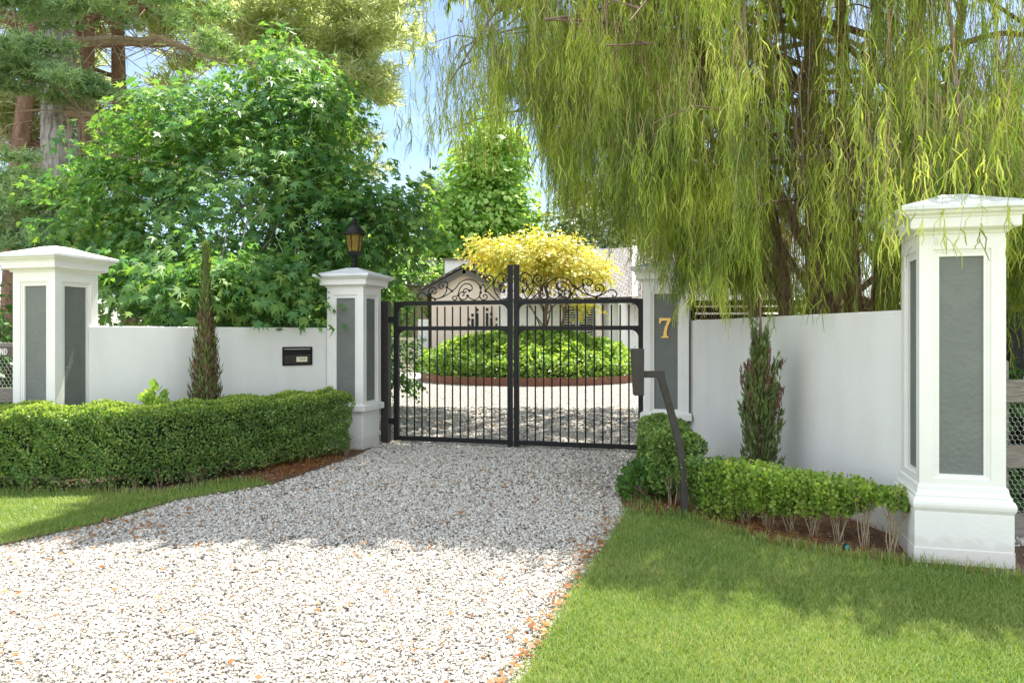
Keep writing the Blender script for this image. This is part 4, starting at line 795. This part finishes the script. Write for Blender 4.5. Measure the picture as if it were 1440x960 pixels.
# ------------------------------------------------------------------ the weeping tree
WC = np.array((4.75, 11.9)); WR = np.array((6.0, 6.15))
def zbot(x, y):
    z = np.interp(x, [-1.5,-.8,0,.42,.66,1.1,1.45,1.75,2.4,3.2,6], [4.4,4.2,4.05,3.85,3.0,2.75,2.6,2.15,1.85,1.65,1.6]); z = np.where(y < 6.7, np.maximum(z, 2.15), z)-.28*np.exp(-((x-3.1)/.5)**2); return z+np.clip(y-9.8,0,6)*.5*(x < .165*y)
def dome(x, y, top=9.4): q = ((x-WC[0])/WR[0])**2+((y-WC[1])/WR[1])**2; return 4.3+(top-4.3)*np.sqrt(np.clip(1-q,0,1))
def tuft(x, y, z): return .5+.28*np.sin(x*3.3+z*2.1+1)+.28*np.sin(y*2.9-z*2.7+x*1.3)+.22*np.sin(x*6.7-z*4.9+y*3)
def weeping():
    e = empty('weeping_tree', (0,0,0), 0, 'huge weeping tree with hanging yellow green strands over the right wall', 'tree')
    mb = MB(); arcs = []; stemsP = []
    for bx_, tx, ty, r in ((3.9,2.5,10.9,.13),(4.3,3.6,12.2,.17),(4.7,4.5,11.2,.30),(5.1,5.3,12,.24),(5.55,6.0,11,.27),(5.9,7.2,12,.15),(4.9,4.8,9.6,.14)):
        P = cat([(bx_,11.3+rng.normal(0,.2),-.05),(bx_+(tx-bx_)*.12,11.3,1.6),(bx_+(tx-bx_)*.45,11.3+(ty-11.3)*.5,4.0),(tx,ty,6.6),(tx+(tx-bx_)*.4,ty+(ty-11.3)*.5,8.6)],5); mb.tube(P, list(np.linspace(r,r*.2,len(P))), 9); stemsP.append(P)
    for i in range(84):
        P = stemsP[rng.integers(len(stemsP))]; j = rng.integers(6, len(P)-1); p0 = P[j]; a = rng.uniform(0,2*math.pi); rad = rng.uniform(.5,1.)
        if i < 46: a = rng.uniform(R(140),R(275)); rad = rng.uniform(.6,1.)
        end = np.array((WC[0]+rad*WR[0]*math.cos(a), WC[1]+rad*WR[1]*math.sin(a), 0.)); hi_ = float(dome(end[0],end[1])); lo_ = float(zbot(end[0],end[1]))
        end[2] = min(lo_+rng.uniform(.5,2.6), hi_)
        mid = (p0+end)/2; mid[2] = max(p0[2],end[2])+rng.uniform(.0,.6); A_ = np.array(cat([p0, p0*.5+mid*.5+np.array((*rng.normal(0,.2,2),.2)), mid+rng.normal(0,.15,3), end*.6+mid*.4+np.array((0,0,.15)), end],6)); arcs.append(A_); mb.tube(A_, list(np.linspace(.055,.009,len(A_))), 6)
        for q in range(7):
            b0 = A_[rng.integers(8,len(A_))]; d = np.array((*rng.normal(0,.55,2),rng.uniform(-.5,.25))); mb.tube([b0,b0+d*.5+np.array((0,0,.1)),b0+d],[.013,.009,.004],4); arcs.append(np.array([b0+d*t for t in np.linspace(0,1,8)]))
    mb.build('trunk', M['barkdark'], e, smooth=True)
    def strands(S, Lg, ntw, wmain, wtw, ltw, name, m, K=7, sway=.08, stem=True):
        N = len(S); sw = rng.normal(0,sway,(N,2)); t = np.linspace(0,1,K); P = S[:,None,:]+np.zeros((N,K,3))
        P[:,:,2] -= (t**.9)[None]*Lg[:,None]; P[:,:,:2] += sw[:,None,:]*(t[None,:,None]**.6)*Lg[:,None,None]+np.cumsum(rng.normal(0,.016,(N,K,2)),1)
        a = rng.uniform(0,math.pi,N); side = np.column_stack((np.cos(a),np.sin(a),np.zeros(N))); Wd = wmain*(1.1-.6*t)[None]*np.ones((N,1)); parts = []; fast('hanging_twigs', *ribbon(P, Wd, side), M['weepbrown'], e)
        idx = np.repeat(np.arange(N), ntw); n = len(idx); u = rng.uniform(.15,1,n)**.8; k = np.minimum((u*(K-1)).astype(int),K-2); f = (u*(K-1)-k)[:,None]; q = P[idx,k]*(1-f)+P[idx,k+1]*f
        a = rng.uniform(0,2*math.pi,n); d = np.column_stack((np.cos(a),np.sin(a),np.zeros(n))); l = ltw*rng.uniform(.4,1.5,n)[:,None]; sp = rng.uniform(.1,.6,n)[:,None]
        q1 = q+d*l*sp*.62-np.array((0,0,1))*l*.32; e_ = np.column_stack((-d[:,1],d[:,0],np.zeros(n)))*rng.normal(0,.055,n)[:,None]; q1 = q1+e_*l; q2 = q1+d*l*sp*.30-np.array((0,0,1))*l*.34-e_*l*1.5+rng.normal(0,.008,(n,3)); q3 = q2+d*l*sp*.05-np.array((0,0,1))*l*.32+e_*l*.9+rng.normal(0,.012,(n,3)); tp = np.stack((q,q1,q2,q3),1); sd = np.column_stack((-d[:,1],d[:,0],np.zeros(n))); sd = unit(sd+rng.normal(0,.5,(n,3)))
        parts.append(ribbon(tp, wtw*np.array((.9,1.,.9,.5))[None]*rng.uniform(.7,1.3,(n,1)), sd)); V, F = merge(parts); return fast(name, V, F, m, e)
    # tufts hanging from the arching boughs
    A_ = np.concatenate([a[5:] if len(a) > 8 else a for a in arcs])
    def tufts(c, k, r, lo, hi):                      # several strands hang together in one tuft
        i = np.repeat(np.arange(len(c)), k); S = c[i]+rng.normal(0,1,(len(i),3))*np.array((r,r,r*1.6)); return S, (rng.uniform(lo,hi,len(c))[i])*rng.uniform(.55,1.1,len(i))
    n = 640; c = A_[rng.integers(0,len(A_),n)]+rng.normal(0,.08,(n,3)); vis = (c[:,2] < EYE+.5*c[:,1]+1.5) & (c[:,0] < .75*c[:,1]+1.2) & (rng.random(n) < np.interp(c[:,0],[-1.4,.3,.9,1.4],[.18,.3,.75,1])*np.where((np.abs(c[:,0]-.416*c[:,1]) < .7) & (c[:,2] < 4.8) & (c[:,1] < 11), .15, 1)); S, Lg = tufts(c[vis], 9, .085, .4, 1.5)
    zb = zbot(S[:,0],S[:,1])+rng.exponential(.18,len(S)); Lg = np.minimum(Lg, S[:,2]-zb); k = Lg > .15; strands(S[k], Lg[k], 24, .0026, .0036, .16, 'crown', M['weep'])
    # outer curtain on the road and drive side, tuft by tuft with gaps between
    n = 660; a = rng.uniform(R(150),R(285),n); rad = rng.uniform(.70,1.0,n)*(1+.05*np.sin(a*9)); x = WC[0]+WR[0]*rad*np.cos(a); y = WC[1]+WR[1]*rad*np.sin(a)
    zl = zbot(x,y)+rng.exponential(.9,n); l_ = rng.uniform(.5,1.7,n); z = np.minimum(zl+l_, dome(x,y)); zl = z-l_
    k = (rng.random(n) < np.interp(x,[-1.4,.3,.9,1.4],[.06,.18,.7,1])*np.where((np.abs(x-.416*y) < .75)&(zl<4.2),.24,1)) & (zl > zbot(x,y)-.1)
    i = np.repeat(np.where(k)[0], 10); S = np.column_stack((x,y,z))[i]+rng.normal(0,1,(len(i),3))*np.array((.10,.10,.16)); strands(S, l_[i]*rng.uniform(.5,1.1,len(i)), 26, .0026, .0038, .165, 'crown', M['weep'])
    # brown inner hangers
    n = 3300; a = rng.uniform(0,2*math.pi,n); rad = .8*np.sqrt(rng.random(n)); x = WC[0]+WR[0]*rad*np.cos(a); y = WC[1]+WR[1]*rad*np.sin(a); zb = zbot(x,y)+rng.exponential(.25,n); Lg = rng.uniform(.6,2.2,n); z = np.minimum(zb+Lg+rng.exponential(1.3,n), dome(x,y))
    k = (z < 8.5) & (x > .8); strands(np.column_stack((x,y,z))[k], Lg[k], 7, .005, .0035, .22, 'hanging_twigs', M['weepbrown'])
    # upper crown: coarser sprays
    n = 9000; q = rng.uniform(-1,1,(n,2)); q = q[(q**2).sum(1) < 1]; x = WC[0]+WR[0]*q[:,0]; y = WC[1]+WR[1]*q[:,1]; z = dome(x,y)-rng.exponential(.6,len(x)); S = np.column_stack((x,y,z)); S = S[z > EYE+.455*y+1.3]
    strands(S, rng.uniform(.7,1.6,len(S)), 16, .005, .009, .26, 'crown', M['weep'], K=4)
    # high boughs reaching over the drive
    hb = []
    for cx, cy, cz, rx, ry, rz, n in ((.5,12.3,10.1,2.6,2.35,.7,2700),(2.0,18.2,12.2,3.2,3.0,.9,900),(-1.2,18.6,12.4,2.2,2.4,.8,420)):
        hb.append(rng.uniform(-1,1,(n,3))*np.array((rx,ry,rz))+np.array((cx,cy,cz))); mbh = MB(); branch_tube(mbh, (4.7,11.6,8.0), (cx+.5,cy,cz), .1, .02, n=8); mbh.build('branch', M['barkdark'], e, smooth=True)
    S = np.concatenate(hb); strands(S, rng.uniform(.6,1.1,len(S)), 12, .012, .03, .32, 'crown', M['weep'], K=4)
    # wispy outermost trailers on the drive side and round the largest pillar
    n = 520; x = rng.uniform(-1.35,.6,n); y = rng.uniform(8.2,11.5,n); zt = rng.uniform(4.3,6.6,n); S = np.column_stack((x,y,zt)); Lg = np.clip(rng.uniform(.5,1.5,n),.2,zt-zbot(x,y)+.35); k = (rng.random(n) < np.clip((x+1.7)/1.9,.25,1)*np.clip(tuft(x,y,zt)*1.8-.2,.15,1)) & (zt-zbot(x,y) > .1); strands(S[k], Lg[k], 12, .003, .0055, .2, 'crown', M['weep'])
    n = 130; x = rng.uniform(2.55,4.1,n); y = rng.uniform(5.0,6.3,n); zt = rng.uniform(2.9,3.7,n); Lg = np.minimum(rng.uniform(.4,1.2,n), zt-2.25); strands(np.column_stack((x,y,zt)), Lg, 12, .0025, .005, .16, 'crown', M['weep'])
    first = None
    for i in range(70):
        a = rng.uniform(R(150),R(285)); rad = rng.uniform(.75,1); x = WC[0]+rad*WR[0]*math.cos(a); y = WC[1]+rad*WR[1]*math.sin(a); z = float(zbot(np.array(x),np.array(y)))+rng.uniform(.1,2.2)
        if first is None: o = first = MB().lathe([(.003,-.016),(.013,-.01),(.017,0),(.013,.01),(.003,.016)],7).build('cone', M['barkgrey'], e, smooth=True)
        else: o = first.copy(); C.objects.link(o)
        o.location = (x,y,z)
weeping()

# ------------------------------------------------------------------ round bed, steps and house beyond the gate
RC = np.array((.7,28.1)); RR = 4.1
mb = MB(); n = 64; V = []; F = []
for r, z in ((RR,-.02),(RR,.27),(RR-.012,.27),(RR-.012,.1)):
    for i in range(n): a = 2*math.pi*i/n; V.append((RC[0]+r*math.cos(a), RC[1]+r*math.sin(a), z))
for j in range(3):
    for i in range(n): F.append((j*n+i, j*n+(i+1)%n, (j+1)*n+(i+1)%n, (j+1)*n+i))
mb.add(V,F); tag(mb.build('bed_edging', M['corten']), 'rust coloured steel ring edging the round garden bed', 'edging')
n = 52000; r = RR*np.sqrt(rng.random(n))*.995; a = rng.uniform(0,2*math.pi,n); h = .78+.9*(1-(r/RR)**2); x = RC[0]+r*np.cos(a); y = RC[1]+r*np.sin(a); edge = r > RR*.9
z = np.where(edge & (rng.random(n)<.8), rng.uniform(.2,.8,n), h+.13*np.sin(x*3.1+y*2.3)+.11*np.sin(x*7-y*5)+.07*np.sin(x*13+y*11)-rng.exponential(.08,n))
o = np.column_stack((np.cos(a),np.sin(a),np.zeros(n))); V, F = inst(LF, LEAF4F, np.column_stack((x,y,z)), frames(o*.5*edge[:,None]+rnd(n)*.8+np.array((0,0,.4)), o*edge[:,None]*.8+np.array((0,0,.8))+rnd(n)*.6), rng.uniform(.06,.17,n))
e = empty('ground_cover', (0,0,0)); e['kind'] = 'stuff'
tag(e, 'mound of bright green ground cover filling the round bed', 'ground cover', kind='stuff'); fast('foliage', V, F, M['cover'], e)
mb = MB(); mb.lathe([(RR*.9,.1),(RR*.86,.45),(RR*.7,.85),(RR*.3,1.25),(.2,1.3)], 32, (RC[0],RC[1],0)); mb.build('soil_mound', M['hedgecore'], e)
# steps and path to the left
e = empty('garden_steps', (-5.1,33,0), R(4), 'pale stone garden steps climbing beside the gabled house', 'steps')
for i in range(9): MB().box((0,i*.36,.08+i*.17), (1.5,.40,.165)).build('tread', M['stone'], e, bevel=.01)
sheet('path', [(-6.2,26.5),(-3.4,28.5),(-3.6,33),(-6.2,33)], .006, M['paving'])
leafy('garden_shrub', (-3.75,33.5), .55, .95, 900, .12, M['cover'], 'small bright shrub between the stone steps and round bed', 'shrub', 'shrubs behind the walls')
leafy('garden_shrub', (-6.6,31), .9, 1.5, 1500, .14, M['shrub'], 'dark shrub left of the stone steps', 'shrub', 'shrubs behind the walls')
sheet('terrace', [(-20,33.5),(-3.2,33.5),(-3.2,37),(14,37),(14,60),(-20,60)], .5, M['soil'])
def uvroof(name, quad, parent, m, th=.06):
    """thick roof slope; quad = eave a, eave b, ridge b, ridge a"""
    P = [np.array(p,float) for p in quad]; nrm = np.cross(P[1]-P[0], P[3]-P[0]); nrm /= np.linalg.norm(nrm); nrm = nrm if nrm[2] > 0 else -nrm
    V = P+[p-nrm*th for p in P]; o = MB().add(V, [(0,1,2,3),(7,6,5,4),(0,4,5,1),(1,5,6,2),(2,6,7,3),(3,7,4,0)]).build(name, m, parent)
    me = o.data; uv = me.uv_layers.new(name='uv'); u = unit(P[1]-P[0]); v = np.cross(nrm, u)
    for lp in me.loops: c = np.array(me.vertices[lp.vertex_index].co)-P[0]; uv.data[lp.index].uv = (float(c@u), float(c@v))
    return o
def house_gable():
    e = empty('gabled_house', (0,0,0), 0, 'beige gabled building with dark fascia behind the left gate leaf', 'house'); Y = 37.5; f = lambda x, y: px(x,y,Y)
    pk = f(653,384); lf = f(597,412); rt = f(712,412); bz = -.05; x0, x1 = f(607,0)[0], f(775,0)[0]
    rt2 = f(735,424)
    pl_ = [(x0,bz),(x1,bz),(x1,f(0,430)[2]),(rt2[0],f(0,428)[2]),(pk[0],pk[2]),(x0,f(0,409)[2])]; n = len(pl_)
    MB().add([(x,Y,z) for x,z in pl_]+[(x,Y+6,z) for x,z in pl_], [tuple(range(n)), tuple(range(n,2*n))[::-1]]+[(i,(i+1)%n,n+(i+1)%n,n+i) for i in range(n)]).build('wall', M['housewall'], e)
    for a, b in (((592,414),(653,380)),((653,380),(740,424))):
        A, B = f(*a), f(*b); d = B-A; L_ = np.linalg.norm(d); t = math.atan2(d[2], d[0])
        for off, w_, th, m in ((.0,.28,.12,'fascia'),(.22,.12,.3,'fascia')):
            c = (A+B)/2; q = MB().box((0,0,0),(L_+.1,th,w_)).build('fascia_board', M[m], e); q.location = (c[0]-off*math.sin(t)*0, Y-.25+(.1 if off else 0)-off*.3, c[2]+off*1.3-.05); q.rotation_euler = (0,-t,0)
    zt = .28
    rl = uvroof('roof', [(f(588,416)[0],Y-.5,f(0,416)[2]+zt),(f(588,416)[0],Y+6.2,f(0,416)[2]+zt),(pk[0],Y+6.2,pk[2]+.38),(pk[0],Y-.5,pk[2]+.38)], e, M['shingle'])
    uvroof('roof', [(f(742,426)[0],Y+6.2,f(0,426)[2]+zt),(f(742,426)[0],Y-.5,f(0,426)[2]+zt),(pk[0],Y-.5,pk[2]+.38),(pk[0],Y+6.2,pk[2]+.38)], e, M['shingle'])
    # lantern box on the ridge
    a = f(640,382); MB().box((a[0],Y+3,a[2]+.2),(1.35,2.6,1.1)).build('roof_box', M['housewhite'], e); MB().box((a[0],Y+3,a[2]+.79),(1.6,2.9,.09)).build('roof_box_lid', M['fascia'], e)
    # stepped slot windows
    for x, y0, y1 in ((659,456,461),(659,447,451),(664.5,448,461),(664.5,441,445),(671,440,461),(671,433.5,437.5),(685,440,461),(685,433,437),(691,447,461),(691,439.5,443.5),(698.5,455,461),(698.5,446.5,450.5)):
        A, B = f(x-1.8,y0), f(x+1.8,y1); MB().box(((A[0]+B[0])/2,Y-.012,(A[2]+B[2])/2),(B[0]-A[0],.03,A[2]-B[2])).build('window', M['window'], e)
    # lower wing on the left
    A = px(520,0,40); B = px(600,0,40); z1 = px(0,402,40)[2]; z2 = px(0,383,40)[2]
    MB().box(((A[0]+B[0])/2,42.5,z1/2),(B[0]-A[0],4.6,z1)).build('wing_wall', M['housewall'], e); uvroof('roof', [(A[0]-.4,39.7,z1-.02),(B[0]+.3,39.7,z1-.02),(B[0]+.3,42.6,z2+.9),(A[0]-.4,42.6,z2+.9)], e, M['shingle'])
    MB().box((f(603,0)[0]-.3,Y+.5,1.2),(.5,.9,2.5)).build('door', M['housewhite'], e)
house_gable()
def house_right():
    e = empty('shingled_house', (0,0,0), 0, 'white house with grey shingle roof behind the right gate leaf', 'house'); Y = 34.; f = lambda x, y, YY=Y: px(x,y,YY)
    x0 = f(700,0,36.5)[0]; x1 = f(846,0)[0]; x2 = f(1080,0)[0]; ez = f(0,417)[2]
    MB().box(((x0+x1)/2,39.4,ez/2),(x1-x0,5.8,ez)).build('wall', M['housewhite'], e)
    MB().box(((x1+x2)/2+.2,37.2,ez/2-.02),(x2-x1-.4,5.6,ez-.04)).build('wall', M['housewhite'], e)
    xa, xb = f(762,0)[0], f(886,0)[0]; rz = f(0,372)[2]+1.0
    uvroof('roof', [(xa-2,35.9,ez-.05),(xb+.1,33.6,ez-.02),(xb+.9,38.4,rz+.3),(xa-1.2,40.2,rz+.3)], e, M['shingle'])
    uvroof('roof', [(xb-.2,33.5,ez-.22),(x2+1,33.5,ez-.22),(x2+1,38.4,rz+.1),(xb-.2,38.4,rz+.1)], e, M['shingle'])
    g = MB(); a_, b_ = np.array((xb+.12,33.5,ez-.1)), np.array((xb+.92,38.3,rz+.28)); g.tube([a_,b_],.16,4); g.build('barge_board', M['housewhite'], e)
    MB().box(((xa+xb)/2-1,33.52+1.2,ez-.12),(xb-xa+1.6,.12,.16)).build('gutter', M['fascia'], e)
    MB().box(((xb+x2)/2,33.42,ez-.32),(x2-xb,.14,.16)).build('gutter', M['fascia'], e)
    for x in (f(875,0)[0],): MB().box((x,34.0,1.6),(.35,.35,3.2)).build('column', M['housewhite'], e)
    yw = 36.5
    for xa_, xb_ in ((790,810),(814,834)):
        A, B = px(xa_,430,yw), px(xb_,474,yw); c = ((A[0]+B[0])/2, yw-.01, (A[2]+B[2])/2); W_, H = B[0]-A[0], A[2]-B[2]
        w_ = MB().box(c,(W_,.04,H)).build('window', M['window'], e)
        lo = MB()
        for z in np.arange(-H/2+.06,H/2-.04,.12): lo.box((c[0],c[1]-.03,c[2]+z),(W_-.1,.012,.045))
        lo.build('blind', M['housewhite'], w_)
        fr = MB()
        for dx in (-W_/2,0,W_/2): fr.box((c[0]+dx,c[1]-.05,c[2]),(.06,.04,H))
        for dz in (-H/2,H/2): fr.box((c[0],c[1]-.051,c[2]+dz),(W_+.06,.042,.07))
        fr.build('frame', M['housewhite'], w_)
house_right()
